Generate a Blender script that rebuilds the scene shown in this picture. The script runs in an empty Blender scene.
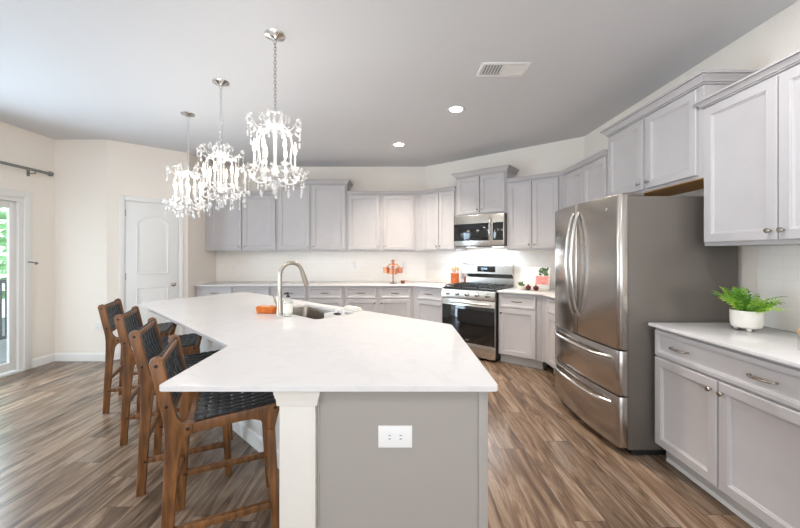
import bpy, bmesh, math, random
from mathutils import Vector, Matrix

random.seed(7)
C = bpy.context.scene.collection
SC = bpy.context.scene
PI = math.pi
R = math.radians

# ------------------------------------------------------------------ camera
F = 345.0
cam_d = bpy.data.cameras.new('camera')
cam = bpy.data.objects.new('camera', cam_d)
C.objects.link(cam)
cam.location = (0, 0, 1.37)
cam.rotation_euler = (PI / 2, 0, 0)
cam_d.sensor_width = 36.0
cam_d.lens = F / 800 * 36.0
cam_d.shift_x = 2.0 / 800
cam_d.shift_y = -9.5 / 800
cam_d.clip_start = 0.05
cam_d.clip_end = 200
SC.camera = cam

# ------------------------------------------------------------------ view / world / daylight
SC.view_settings.view_transform = 'Standard'
SC.view_settings.look = 'None'
SC.view_settings.exposure = 1.28
SC.view_settings.gamma = 1.0
SC.view_settings.use_curve_mapping = False

w = bpy.data.worlds.new('daylight_sky')
SC.world = w
w.use_nodes = True
bg = w.node_tree.nodes['Background']
bg.inputs[0].default_value = (0.82, 0.91, 1.0, 1)
bg.inputs[1].default_value = 1.5


def area(name, loc, rot, sx, sy, power, col=(1, 1, 1), portal=False, spread=None):
    d = bpy.data.lights.new(name, 'AREA')
    d.shape = 'RECTANGLE'
    d.size = sx
    d.size_y = sy
    d.energy = power
    d.color = col
    if spread:
        d.spread = spread
    if portal:
        d.cycles.is_portal = True
    o = bpy.data.objects.new(name, d)
    o.location = loc
    o.rotation_euler = rot
    C.objects.link(o)
    return o


# added unseen fill lamp behind the camera, tilted up to bounce off the ceiling
area('rear_up_fill', (-0.6, -3.0, 0.75), (R(152), 0, 0), 6.4, 1.0, 35, (0.82, 0.90, 1.0))
# daylight through the near half of the sliding door
area('sliding_door_daylight', (-4.56, 2.95, 1.05), (0, R(-90), R(-28)), 1.9, 1.35, 46, (0.66, 0.82, 1.0))
# unseen fill discs added on the near ceiling for more light from above
for lx, ly, lp in ((1.2, 1.5, 8.5), (-0.35, 1.75, 1.4), (-2.2, 1.6, 4.2), (1.2, -0.4, 5.2), (-0.8, -0.6, 4.6), (-2.9, -0.4, 5.0)):
    dl = area('near_ceiling_fill', (lx, ly, 2.845), (0, 0, 0), .15, .15, lp, (0.98, 0.985, 1.0))
    dl.data.shape = 'DISK'
# sliding door opening: sky portal
area('sliding_door_portal', (-4.50, 3.16, 1.05), (0, R(-90), 0), 2.0, 1.8, 1.0, portal=True)

# ------------------------------------------------------------------ materials
MATS = {}


def mat(name, col=(0.8, 0.8, 0.8), rough=0.5, metal=0.0, emis=None, estr=0.0, trans=0.0, ior=1.45, coat=0.0, spec=None):
    if name in MATS:
        return MATS[name]
    m = bpy.data.materials.new(name)
    m.use_nodes = True
    b = m.node_tree.nodes['Principled BSDF']
    b.inputs['Base Color'].default_value = (*col, 1)
    b.inputs['Roughness'].default_value = rough
    b.inputs['Metallic'].default_value = metal
    b.inputs['IOR'].default_value = ior
    if trans:
        b.inputs['Transmission Weight'].default_value = trans
    if coat:
        b.inputs['Coat Weight'].default_value = coat
        b.inputs['Coat Roughness'].default_value = 0.08
    if emis:
        b.inputs['Emission Color'].default_value = (*emis, 1)
        b.inputs['Emission Strength'].default_value = estr
    if spec is not None:
        b.inputs['Specular IOR Level'].default_value = spec
    MATS[name] = m
    return m


def srgb(r, g, b):
    f = lambda c: (c / 12.92 if c <= 0.04045 else ((c + 0.055) / 1.055) ** 2.4)
    return tuple(f(v / 255.0) for v in (r, g, b))


class NT:
    def __init__(self, m):
        self.t = m.node_tree
        self.b = self.t.nodes['Principled BSDF']

    def n(self, typ, **kw):
        x = self.t.nodes.new(typ)
        for k, v in kw.items():
            setattr(x, k, v)
        return x

    def l(self, a, b):
        self.t.links.new(a, b)


def ramp(nt, stops):
    r = nt.n('ShaderNodeValToRGB')
    e = r.color_ramp.elements
    e[0].position, e[0].color = stops[0][0], (*stops[0][1], 1)
    e[1].position, e[1].color = stops[-1][0], (*stops[-1][1], 1)
    for p, c in stops[1:-1]:
        q = e.new(p)
        q.color = (*c, 1)
    return r


def noise_mat(name, c1, c2, scale=(1, 1, 1), nscale=5.0, rough=0.5, bump=0.0, metal=0.0, lo=0.35, hi=0.65, detail=4.0, coat=0.0):
    m = mat(name, c1, rough, metal, coat=coat)
    nt = NT(m)
    tc = nt.n('ShaderNodeTexCoord')
    mp = nt.n('ShaderNodeMapping')
    mp.inputs['Scale'].default_value = scale
    nz = nt.n('ShaderNodeTexNoise')
    nz.inputs['Scale'].default_value = nscale
    nz.inputs['Detail'].default_value = detail
    nt.l(tc.outputs['Object'], mp.inputs['Vector'])
    nt.l(mp.outputs['Vector'], nz.inputs['Vector'])
    r = ramp(nt, [(lo, c1), (hi, c2)])
    nt.l(nz.outputs['Fac'], r.inputs['Fac'])
    nt.l(r.outputs['Color'], nt.b.inputs['Base Color'])
    if bump:
        bp = nt.n('ShaderNodeBump')
        bp.inputs['Strength'].default_value = bump
        bp.inputs['Distance'].default_value = 0.002
        nt.l(nz.outputs['Fac'], bp.inputs['Height'])
        nt.l(bp.outputs['Normal'], nt.b.inputs['Normal'])
    return m


WALL = noise_mat('wall_paint_cream', srgb(243, 235, 225), srgb(245, 237, 227), nscale=40, rough=0.75, bump=0.03)
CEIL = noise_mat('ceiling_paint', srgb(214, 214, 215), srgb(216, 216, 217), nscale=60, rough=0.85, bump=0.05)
TRIM = mat('trim_white_paint', srgb(236, 234, 230), 0.38)
CAB = noise_mat('cabinet_grey_paint', srgb(188, 184, 184), srgb(191, 187, 187), nscale=8, rough=0.36)
CABD = mat('cabinet_end_panel_grey', srgb(166, 159, 152), 0.45)
TOE = mat('toe_kick_grey', srgb(200, 196, 192), 0.5)
NICKEL = mat('brushed_nickel', srgb(186, 178, 166), 0.28, 1.0)
HARDW = mat('satin_hardware', srgb(172, 164, 154), 0.25, 1.0)
CHROME = mat('chrome', srgb(205, 203, 200), 0.14, 1.0)
BLACKM = mat('black_enamel', (0.012, 0.012, 0.013), 0.35)
BLACKG = mat('black_glass', (0.008, 0.009, 0.010), 0.04, coat=0.4)
GREYF = mat('fridge_side_grey', srgb(112, 105, 98), 0.34, 0.3)
RUBBER = mat('black_rubber', (0.015, 0.015, 0.015), 0.6)
COPPER = mat('copper', srgb(226, 160, 124), 0.32, 0.9)
COPB = mat('brown_copper', srgb(130, 72, 48), 0.4, 0.7)
ORANGE = noise_mat('orange_ceramic', srgb(222, 124, 48), srgb(206, 106, 34), nscale=20, rough=0.35)
TERRA = noise_mat('terracotta_glaze', srgb(206, 112, 60), srgb(186, 92, 46), nscale=16, rough=0.4)
WHITEC = noise_mat('white_ceramic', srgb(238, 233, 224), srgb(226, 219, 208), nscale=14, rough=0.4)
PLASTIC = mat('white_plastic', srgb(240, 238, 235), 0.35)
DARKSLOT = mat('dark_slot', (0.03, 0.03, 0.03), 0.6)
SPOON = noise_mat('pale_wood', srgb(214, 178, 130), srgb(190, 150, 104), scale=(8, 8, 1), nscale=10, rough=0.55)
WOODRAW = noise_mat('raw_maple_underside', srgb(232, 182, 116), srgb(216, 162, 96), scale=(2, 14, 8), nscale=6, rough=0.6)
LEAF = noise_mat('fern_green', srgb(150, 196, 60), srgb(92, 150, 40), nscale=30, rough=0.5)
LEAF2 = noise_mat('fern_light_green', srgb(194, 224, 92), srgb(150, 196, 64), nscale=30, rough=0.5)
LEAF3 = noise_mat('fern_deep_green', srgb(104, 160, 46), srgb(62, 116, 34), nscale=30, rough=0.5)
LEAFT = noise_mat('tree_leaf_green', srgb(96, 150, 90), srgb(140, 190, 130), nscale=4, rough=0.6)
SOIL = mat('soil', srgb(50, 38, 30), 0.9)
STONEDK = noise_mat('deck_boards', srgb(120, 122, 124), srgb(104, 106, 108), scale=(1, 12, 1), nscale=4, rough=0.7)
RAIL = mat('railing_black', srgb(46, 52, 58), 0.5)
TOWEL = noise_mat('white_towel', srgb(238, 234, 226), srgb(224, 218, 208), nscale=80, rough=0.9, bump=0.4)
LABELP = mat('cream_label', srgb(238, 236, 226), 0.6)
ROD = mat('grey_rod_metal', srgb(134, 134, 132), 0.4, 0.3)

LEATH = noise_mat('black_leather', (0.020, 0.022, 0.025), (0.042, 0.045, 0.05), nscale=90, rough=0.38, bump=0.25)
STOOLW = noise_mat('stool_walnut_wood', srgb(146, 97, 54), srgb(90, 58, 31), scale=(7, 7, 1.0), nscale=7, rough=0.42, lo=0.3, hi=0.7)
PEG = mat('dark_wood_peg', srgb(44, 26, 16), 0.5)


def steel(name, col, rough, axis):
    m = mat(name, col, rough, 1.0)
    nt = NT(m)
    tc = nt.n('ShaderNodeTexCoord')
    mp = nt.n('ShaderNodeMapping')
    s = [260, 260, 260]
    s[axis] = 2.0
    mp.inputs['Scale'].default_value = s
    nz = nt.n('ShaderNodeTexNoise')
    nz.inputs['Scale'].default_value = 1.0
    nz.inputs['Detail'].default_value = 2.0
    nt.l(tc.outputs['Object'], mp.inputs['Vector'])
    nt.l(mp.outputs['Vector'], nz.inputs['Vector'])
    bp = nt.n('ShaderNodeBump')
    bp.inputs['Strength'].default_value = 0.10
    bp.inputs['Distance'].default_value = 0.0006
    nt.l(nz.outputs['Fac'], bp.inputs['Height'])
    nt.l(bp.outputs['Normal'], nt.b.inputs['Normal'])
    return m


STEEL = steel('brushed_stainless', srgb(186, 180, 174), 0.22, 2)
STEELH = steel('brushed_stainless_horizontal', srgb(208, 204, 198), 0.24, 0)
SINKS = mat('sink_stainless', srgb(176, 170, 162), 0.25, 1.0)


def make_floor_mat():
    m = mat('wood_plank_floor', srgb(130, 104, 84), 0.27)
    nt = NT(m)
    PW, PL = 0.178, 1.22

    def math_(op, a, b=None):
        x = nt.n('ShaderNodeMath', operation=op)
        for i, v in enumerate((a, b)):
            if v is None:
                continue
            if isinstance(v, (int, float)):
                x.inputs[i].default_value = v
            else:
                nt.l(v, x.inputs[i])
        return x.outputs[0]
    tc = nt.n('ShaderNodeTexCoord')
    sep = nt.n('ShaderNodeSeparateXYZ')
    nt.l(tc.outputs['Object'], sep.inputs[0])
    fx = math_('DIVIDE', sep.outputs['X'], PW)
    row = math_('FLOOR', fx)
    wn = nt.n('ShaderNodeTexWhiteNoise', noise_dimensions='1D')
    nt.l(row, wn.inputs['W'])
    fy = math_('ADD', math_('DIVIDE', sep.outputs['Y'], PL), wn.outputs['Value'])
    colm = math_('FLOOR', fy)
    cv = nt.n('ShaderNodeCombineXYZ')
    nt.l(row, cv.inputs['X'])
    nt.l(colm, cv.inputs['Y'])
    pid = nt.n('ShaderNodeTexWhiteNoise', noise_dimensions='2D')
    nt.l(cv.outputs[0], pid.inputs['Vector'])
    # seams
    ex = math_('ABSOLUTE', math_('SUBTRACT', math_('FRACT', fx), 0.5))
    ey = math_('ABSOLUTE', math_('SUBTRACT', math_('FRACT', fy), 0.5))
    seam = math_('MAXIMUM', math_('GREATER_THAN', ex, 0.5 - 0.0012 / PW), math_('GREATER_THAN', ey, 0.5 - 0.0012 / PL))
    off = nt.n('ShaderNodeVectorMath', operation='MULTIPLY_ADD')
    nt.l(pid.outputs['Color'], off.inputs[0])
    off.inputs[1].default_value = (37.0, 11.0, 23.0)
    nt.l(tc.outputs['Object'], off.inputs[2])

    def grain(sc, det, dist):
        mp = nt.n('ShaderNodeMapping')
        mp.inputs['Scale'].default_value = sc
        nt.l(off.outputs[0], mp.inputs['Vector'])
        nz = nt.n('ShaderNodeTexNoise')
        nz.inputs['Scale'].default_value = 1.0
        nz.inputs['Detail'].default_value = det
        nz.inputs['Roughness'].default_value = 0.62
        nz.inputs['Distortion'].default_value = dist
        nt.l(mp.outputs[0], nz.inputs['Vector'])
        return nz.outputs['Fac']
    g1 = grain((13.0, 1.5, 1.0), 6.0, 1.1)
    g2 = grain((60.0, 3.0, 1.0), 4.0, 0.3)
    r = ramp(nt, [(0.28, srgb(72, 57, 46)), (0.41, srgb(104, 85, 69)), (0.51, srgb(131, 109, 90)),
                  (0.61, srgb(154, 135, 117)), (0.72, srgb(120, 99, 82)), (0.82, srgb(90, 72, 59))])
    nt.l(g1, r.inputs['Fac'])
    r2 = ramp(nt, [(0.32, (0.74, 0.725, 0.71)), (0.52, (1.0, 1.0, 1.0)), (0.7, (1.12, 1.11, 1.10))])
    nt.l(g2, r2.inputs['Fac'])
    pr = ramp(nt, [(0.0, (0.72, 0.71, 0.71)), (0.5, (0.98, 0.96, 0.94)), (1.0, (1.18, 1.14, 1.10))])
    nt.l(pid.outputs['Value'], pr.inputs['Fac'])

    def mul(a, b):
        mx = nt.n('ShaderNodeMix', data_type='RGBA', blend_type='MULTIPLY')
        mx.inputs[0].default_value = 1.0
        nt.l(a, mx.inputs[6])
        nt.l(b, mx.inputs[7])
        return mx.outputs[2]
    colr = mul(mul(r.outputs['Color'], r2.outputs['Color']), pr.outputs['Color'])
    mj = nt.n('ShaderNodeMix', data_type='RGBA')
    nt.l(seam, mj.inputs[0])
    nt.l(colr, mj.inputs[6])
    mj.inputs[7].default_value = (*srgb(60, 45, 38), 1)
    nt.l(mj.outputs[2], nt.b.inputs['Base Color'])
    bp = nt.n('ShaderNodeBump')
    bp.inputs['Strength'].default_value = 0.12
    bp.inputs['Distance'].default_value = 0.002
    nt.l(g2, bp.inputs['Height'])
    nt.l(bp.outputs['Normal'], nt.b.inputs['Normal'])
    return m


def make_quartz():
    m = mat('white_quartz', srgb(240, 236, 233), 0.12)
    nt = NT(m)
    tc = nt.n('ShaderNodeTexCoord')
    nz = nt.n('ShaderNodeTexNoise')
    nz.inputs['Scale'].default_value = 3.2
    nz.inputs['Detail'].default_value = 8.0
    nz.inputs['Distortion'].default_value = 1.6
    nt.l(tc.outputs['Object'], nz.inputs['Vector'])
    r = ramp(nt, [(0.46, srgb(225, 221, 219)), (0.497, srgb(221, 217, 215)), (0.51, srgb(222, 218, 216)), (0.55, srgb(225, 221, 219))])
    nt.l(nz.outputs['Fac'], r.inputs['Fac'])
    nt.l(r.outputs['Color'], nt.b.inputs['Base Color'])
    return m


def make_tile():
    m = mat('white_subway_tile', srgb(238, 234, 228), 0.16)
    nt = NT(m)
    tc = nt.n('ShaderNodeTexCoord')
    sep = nt.n('ShaderNodeSeparateXYZ')
    nt.l(tc.outputs['Object'], sep.inputs[0])
    cmb = nt.n('ShaderNodeCombineXYZ')
    nt.l(sep.outputs['X'], cmb.inputs['X'])
    nt.l(sep.outputs['Z'], cmb.inputs['Y'])
    br = nt.n('ShaderNodeTexBrick')
    br.inputs['Scale'].default_value = 1.0
    br.inputs['Brick Width'].default_value = 0.152
    br.inputs['Row Height'].default_value = 0.076
    br.inputs['Mortar Size'].default_value = 0.0018
    br.inputs['Color1'].default_value = (*srgb(247, 241, 233), 1)
    br.inputs['Color2'].default_value = (*srgb(245, 239, 231), 1)
    br.inputs['Mortar'].default_value = (*srgb(238, 232, 224), 1)
    nt.l(cmb.outputs[0], br.inputs['Vector'])
    nt.l(br.outputs['Color'], nt.b.inputs['Base Color'])
    bp = nt.n('ShaderNodeBump', invert=True)
    bp.inputs['Strength'].default_value = 0.08
    bp.inputs['Distance'].default_value = 0.002
    nt.l(br.outputs['Fac'], bp.inputs['Height'])
    nt.l(bp.outputs['Normal'], nt.b.inputs['Normal'])
    return m


def make_pane(name, tint=(1, 1, 1), refl=0.08):
    m = bpy.data.materials.new(name)
    m.use_nodes = True
    t = m.node_tree
    t.nodes.remove(t.nodes['Principled BSDF'])
    a = t.nodes.new('ShaderNodeBsdfTransparent')
    a.inputs[0].default_value = (*tint, 1)
    g = t.nodes.new('ShaderNodeBsdfGlossy')
    g.inputs['Roughness'].default_value = 0.02
    x = t.nodes.new('ShaderNodeMixShader')
    x.inputs[0].default_value = refl
    t.links.new(a.outputs[0], x.inputs[1])
    t.links.new(g.outputs[0], x.inputs[2])
    t.links.new(x.outputs[0], t.nodes['Material Output'].inputs[0])
    return m


FLOORM = make_floor_mat()
QUARTZ = make_quartz()
TILE = make_tile()
PANE = make_pane('clear_pane', (0.95, 0.98, 0.97), 0.06)
BOTTLE = make_pane('clear_bottle', (0.93, 0.95, 0.93), 0.14)


def make_crystal():
    m = bpy.data.materials.new('cut_crystal')
    m.use_nodes = True
    t = m.node_tree
    t.nodes.remove(t.nodes['Principled BSDF'])
    a = t.nodes.new('ShaderNodeBsdfTransparent')
    a.inputs[0].default_value = (0.97, 0.97, 0.97, 1)
    g = t.nodes.new('ShaderNodeBsdfGlossy')
    g.inputs['Roughness'].default_value = 0.05
    d = t.nodes.new('ShaderNodeBsdfTranslucent')
    d.inputs[0].default_value = (1, 0.98, 0.96, 1)
    d2 = t.nodes.new('ShaderNodeBsdfDiffuse')
    d2.inputs[0].default_value = (0.95, 0.94, 0.92, 1)
    xa = t.nodes.new('ShaderNodeMixShader')
    xa.inputs[0].default_value = 0.5
    t.links.new(d.outputs[0], xa.inputs[1])
    t.links.new(d2.outputs[0], xa.inputs[2])
    x0 = t.nodes.new('ShaderNodeMixShader')
    x0.inputs[0].default_value = 0.45
    t.links.new(xa.outputs[0], x0.inputs[1])
    t.links.new(g.outputs[0], x0.inputs[2])
    x = t.nodes.new('ShaderNodeMixShader')
    x.inputs[0].default_value = 0.36
    t.links.new(a.outputs[0], x.inputs[1])
    t.links.new(x0.outputs[0], x.inputs[2])
    t.links.new(x.outputs[0], t.nodes['Material Output'].inputs[0])
    return m


CRYSTAL = make_crystal()
BULB = mat('lit_bulb', (1, 0.95, 0.88), 0.4, emis=(1.0, 0.90, 0.76), estr=3.0)
LEDW = mat('lit_downlight_lens', (1, 1, 1), 0.4, emis=(1.0, 0.93, 0.82), estr=18.0)
HOODL = mat('lit_hood_lens', (1, 1, 1), 0.4, emis=(0.86, 0.94, 1.0), estr=2.0)
DISPLAY = mat('display_glow', (0.01, 0.015, 0.03), 0.1, emis=(0.35, 0.55, 0.9), estr=0.6)


# ------------------------------------------------------------------ mesh helpers
class MB:
    def __init__(self):
        self.bm = bmesh.new()

    def _merge(self, t):
        me = bpy.data.meshes.new('tmp')
        t.to_mesh(me)
        t.free()
        self.bm.from_mesh(me)
        bpy.data.meshes.remove(me)

    def box(self, x0, x1, y0, y1, z0, z1, b=0.0, seg=2, m=None):
        t = bmesh.new()
        r = bmesh.ops.create_cube(t, size=1.0)
        for v in t.verts:
            v.co = Vector((x0 + (v.co.x + .5) * (x1 - x0), y0 + (v.co.y + .5) * (y1 - y0), z0 + (v.co.z + .5) * (z1 - z0)))
        if b > 0:
            bmesh.ops.bevel(t, geom=list(t.edges), offset=b, segments=seg, profile=0.5, affect='EDGES')
        if m is not None:
            bmesh.ops.transform(t, matrix=m, verts=t.verts)
        self._merge(t)
        return self

    def prism(self, poly, z0, z1, b=0.0, seg=2, caps=(True, True), m=None):
        """poly: list of (x,y); extruded along z."""
        t = bmesh.new()
        lo = [t.verts.new((p[0], p[1], z0)) for p in poly]
        hi = [t.verts.new((p[0], p[1], z1)) for p in poly]
        n = len(poly)
        for i in range(n):
            t.faces.new((lo[i], lo[(i + 1) % n], hi[(i + 1) % n], hi[i]))
        top = bot = None
        if caps[0]:
            bot = t.faces.new(lo[::-1])
        if caps[1]:
            top = t.faces.new(hi)
        bmesh.ops.recalc_face_normals(t, faces=t.faces)
        if b > 0:
            es = []
            for f in (top, bot):
                if f:
                    es += list(f.edges)
            bmesh.ops.bevel(t, geom=es, offset=b, segments=seg, profile=0.5, affect='EDGES')
        if m is not None:
            bmesh.ops.transform(t, matrix=m, verts=t.verts)
        self._merge(t)
        return self

    def tube(self, pts, r, seg=10, caps=True, closed=False):
        pts = [Vector(p) for p in pts]
        n = len(pts)
        rs = r if isinstance(r, (list, tuple)) else [r] * n
        t = bmesh.new()
        rings = []
        up = None
        for i, p in enumerate(pts):
            if closed:
                d = (pts[(i + 1) % n] - pts[i - 1]).normalized()
            elif i == 0:
                d = (pts[1] - pts[0]).normalized()
            elif i == n - 1:
                d = (pts[-1] - pts[-2]).normalized()
            else:
                d = ((pts[i + 1] - p).normalized() + (p - pts[i - 1]).normalized()).normalized()
            if up is None:
                a = Vector((0, 0, 1)) if abs(d.z) < 0.9 else Vector((1, 0, 0))
                up = (a - d * a.dot(d)).normalized()
            else:
                up = (up - d * up.dot(d)).normalized()
            s = d.cross(up)
            rings.append([t.verts.new(p + (up * math.cos(2 * PI * k / seg) + s * math.sin(2 * PI * k / seg)) * rs[i]) for k in range(seg)])
        m = n if closed else n - 1
        for i in range(m):
            a, b_ = rings[i], rings[(i + 1) % n]
            for k in range(seg):
                t.faces.new((a[k], a[(k + 1) % seg], b_[(k + 1) % seg], b_[k]))
        if caps and not closed:
            t.faces.new(rings[0][::-1])
            t.faces.new(rings[-1])
        self._merge(t)
        return self

    def lathe(self, prof, seg=20, c=(0, 0, 0), m=None, caps=True):
        t = bmesh.new()
        rings = []
        for (r, z) in prof:
            if r < 1e-6:
                rings.append([t.verts.new((c[0], c[1], c[2] + z))])
            else:
                rings.append([t.verts.new((c[0] + r * math.cos(2 * PI * k / seg), c[1] + r * math.sin(2 * PI * k / seg), c[2] + z)) for k in range(seg)])
        for a, b_ in zip(rings[:-1], rings[1:]):
            for k in range(seg):
                k2 = (k + 1) % seg
                if len(a) == 1 and len(b_) == 1:
                    continue
                if len(a) == 1:
                    t.faces.new((a[0], b_[k], b_[k2]))
                elif len(b_) == 1:
                    t.faces.new((a[k], a[k2], b_[0]))
                else:
                    t.faces.new((a[k], a[k2], b_[k2], b_[k]))
        if caps:
            for q in (rings[0], rings[-1]):
                if len(q) > 2:
                    t.faces.new(q)
        if m is not None:
            bmesh.ops.transform(t, matrix=m, verts=t.verts)
        self._merge(t)
        return self

    def quad(self, *p):
        self.bm.faces.new([self.bm.verts.new(q) for q in p])
        return self

    def rings(self, loops, cap=True, close_back=None):
        """loops of equal length points (3-D), stitched in order; last capped."""
        vs = [[self.bm.verts.new(p) for p in l] for l in loops]
        n = len(vs[0])
        for a, b_ in zip(vs[:-1], vs[1:]):
            for k in range(n):
                self.bm.faces.new((a[k], a[(k + 1) % n], b_[(k + 1) % n], b_[k]))
        if cap:
            self.bm.faces.new(vs[-1])
        if close_back:
            self.bm.faces.new(vs[0][::-1])
        return self

    def sweep(self, path, prof, z=0.0):
        """plan path [(x,y)], profile [(out, z)], out is to the right of travel; mitred."""
        n = len(path)
        P = [Vector((p[0], p[1])) for p in path]
        nor = []
        for i in range(n - 1):
            d = (P[i + 1] - P[i]).normalized()
            nor.append(Vector((d.y, -d.x)))
        loops = []
        for i in range(n):
            if i == 0:
                q = nor[0]
            elif i == n - 1:
                q = nor[-1]
            else:
                q = (nor[i - 1] + nor[i])
                q = q / (1 + nor[i - 1].dot(nor[i]))
            loops.append([(P[i].x + q.x * o, P[i].y + q.y * o, z + h) for o, h in prof])
        vs = [[self.bm.verts.new(p) for p in l] for l in loops]
        m = len(prof)
        for a, b_ in zip(vs[:-1], vs[1:]):
            for k in range(m):
                self.bm.faces.new((a[k], a[(k + 1) % m], b_[(k + 1) % m], b_[k]))
        self.bm.faces.new(vs[0][::-1])
        self.bm.faces.new(vs[-1])
        return self

    def door(self, x0, x1, z0, z1, yb, t=0.02, rail=0.055):
        """recessed-panel door front; back face at y=yb, front at yb-t."""
        yf = yb - t

        def L(i, y):
            return [(x0 + i, y, z0 + i), (x1 - i, y, z0 + i), (x1 - i, y, z1 - i), (x0 + i, y, z1 - i)]
        r = rail
        self.rings([L(0, yb), L(0, yf + .004), L(.004, yf), L(r - .003, yf), L(r, yf + .004), L(r + .004, yf + .0045),
                    L(r + .011, yf + .012), L(r + .014, yf + .013)], close_back=True)
        return self

    def drawer(self, x0, x1, z0, z1, yb, t=0.02):
        return self.door(x0, x1, z0, z1, yb, t, rail=0.026)

    def build(self, name, material, parent=None, loc=None, rotz=0.0, smooth=True, angle=32):
        bmesh.ops.recalc_face_normals(self.bm, faces=self.bm.faces)
        me = bpy.data.meshes.new(name)
        self.bm.to_mesh(me)
        self.bm.free()
        if smooth:
            for p in me.polygons:
                p.use_smooth = True
            me.set_sharp_from_angle(angle=R(angle))
        me.materials.append(material)
        o = bpy.data.objects.new(name, me)
        C.objects.link(o)
        if parent is not None:
            o.parent = parent
        if loc is not None:
            o.location = loc
        o.rotation_euler.z = rotz
        return o


def tag(o, label, cat, group=None):
    o['label'] = label
    o['category'] = cat
    if group:
        o['group'] = group
    return o


def struct(o):
    o['kind'] = 'structure'
    return o


def thing(name, label, cat, loc=(0, 0, 0), rotz=0.0, group=None):
    o = bpy.data.objects.new(name, None)
    C.objects.link(o)
    o.location = loc
    o.rotation_euler = (0, 0, rotz)
    o.empty_display_size = 0.1
    return tag(o, label, cat, group)


def dup(root, loc, rotz, label=None):
    r = root.copy()
    C.objects.link(r)
    r.location = loc
    r.rotation_euler = (0, 0, rotz)
    if label:
        r['label'] = label
    for ch in list(root.children):
        c = ch.copy()
        C.objects.link(c)
        c.parent = r
        for g in list(ch.children):
            d = g.copy()
            C.objects.link(d)
            d.parent = c
    return r


# ------------------------------------------------------------------ plan
H = 2.85                                   # ceiling
XL, XR = -4.42, 2.334                      # left, right wall
YN = 4.44                                  # nook wall
YB = 5.815                                 # back wall
P0 = Vector((0.4635, YB))                  # start of the angled range wall
U = Vector((0.781, -0.625)).normalized()
NN = Vector((U.y, -U.x))                   # to the room
RA = math.atan2(U.y, U.x)
TW = (XR - P0.x) / U.x                     # wall length
P1 = P0 + U * TW
PA = Vector((-3.745, YN))                  # pantry wall
PB = Vector((-3.06, 5.025))
PAng = math.atan2(PB.y - PA.y, PB.x - PA.x)
PLen = (PB - PA).length
YR = -3.2                                  # rear


def wallseg(name, a, b, z0=0.0, z1=H, th=0.12, holes=(), m=WALL):
    """wall from a to b (room to the right of travel), own local frame; holes (x0,x1,z0,z1)."""
    a = Vector(a)
    b = Vector(b)
    L = (b - a).length
    mb = MB()
    xs = [0.0]
    cur = 0.0
    for (x0, x1, h0, h1) in sorted(holes):
        if x0 > cur:
            mb.box(cur, x0, 0, th, z0, z1)
        if h0 > z0:
            mb.box(x0, x1, 0, th, z0, h0)
        if h1 < z1:
            mb.box(x0, x1, 0, th, h1, z1)
        cur = x1
    if cur < L:
        mb.box(cur, L, 0, th, z0, z1)
    return struct(mb.build(name, m, loc=(a.x, a.y, 0), rotz=math.atan2(b.y - a.y, b.x - a.x)))


# floor / ceiling
outline = [(XL - .12, YR), (XR + .12, YR), (XR + .12, P1.y + .1), (P1.x + .05, P1.y + .1), (P0.x + .05, YB + .12), (PB.x - .12, YB + .12), (PB.x - .12, PB.y + .02), (PA.x - .02, YN + .12), (XL - .12, YN + .12)]
struct(MB().prism(outline, -0.1, 0.0).build('floor', FLOORM))
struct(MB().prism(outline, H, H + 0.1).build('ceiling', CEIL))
# sliding door opening on left wall: Y 2.24..4.07
SD0, SD1, SDH = 2.24, 4.07, 2.03
wallseg('wall_left', (XL, YR), (XL, YN), holes=[(SD0 - YR, SD1 - YR, 0.0, SDH)])
wallseg('wall_nook', (XL, YN), tuple(PA))
wallseg('wall_pantry', tuple(PA), tuple(PB))
wallseg('wall_return', tuple(PB), (PB.x, YB))
wallseg('wall_back', (PB.x, YB), tuple(P0))
wallseg('wall_range', tuple(P0), tuple(P1))
wallseg('wall_right', tuple(P1), (XR, YR))
wallseg('wall_rear', (XR, YR), (XL, YR), holes=[(0.55, 6.2, 0.85, 2.35)])

# baseboards
BBP = [(0, 0), (0.014, 0), (0.014, 0.082), (0.009, 0.098), (0.004, 0.104), (0, 0.104)]


def lerp(a, b, q):
    return (a.x + (b.x - a.x) * q / (b - a).length, a.y + (b.y - a.y) * q / (b - a).length)


struct(MB().sweep([(XL, SD1 + .085), (XL, YN), tuple(PA), lerp(PA, PB, .118)], BBP).build('baseboard_left', TRIM))
struct(MB().sweep([(XL, YR + .01), (XL, SD0 - .085)], BBP).build('baseboard_near', TRIM))
struct(MB().sweep([lerp(PA, PB, .855), tuple(PB), (PB.x, YB - .66)], BBP).build('baseboard_pantry', TRIM))
struct(MB().sweep([(XR, 1.34), (XR, YR + .01)], BBP).build('baseboard_right', TRIM))

# ---- sliding glass door (left wall)
sd = struct(MB().box(XL - .11, XL - .005, SD0, SD0 + .045, 0.02, SDH).box(XL - .11, XL - .005, SD1 - .045, SD1, 0.02, SDH)
            .box(XL - .11, XL - .005, SD0 + .0455, SD1 - .0455, SDH - .045, SDH).box(XL - .11, XL + .02, SD0 + .001, SD1 - .001, 0.0, 0.0195).build('door_1', TRIM))
mid = (SD0 + SD1) / 2
for (a, b, xo) in ((mid - .04, SD1 - .046, -.05), (SD0 + .046, mid + .04, -.088)):
    fr = MB().box(XL + xo - .016, XL + xo + .016, a, a + .07, .032, SDH - .047, .004).box(XL + xo - .016, XL + xo + .016, b - .07, b, .032, SDH - .047, .004)
    fr.box(XL + xo - .016, XL + xo + .016, a + .07, b - .07, SDH - .127, SDH - .047, .004).box(XL + xo - .016, XL + xo + .016, a + .07, b - .07, .032, .13, .004)
    so = fr.build('sash', TRIM, sd)
    MB().box(XL + xo - .004, XL + xo + .004, a + .068, b - .068, .125, SDH - .125).build('glass_pane', PANE, so)
ct = MB()
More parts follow.
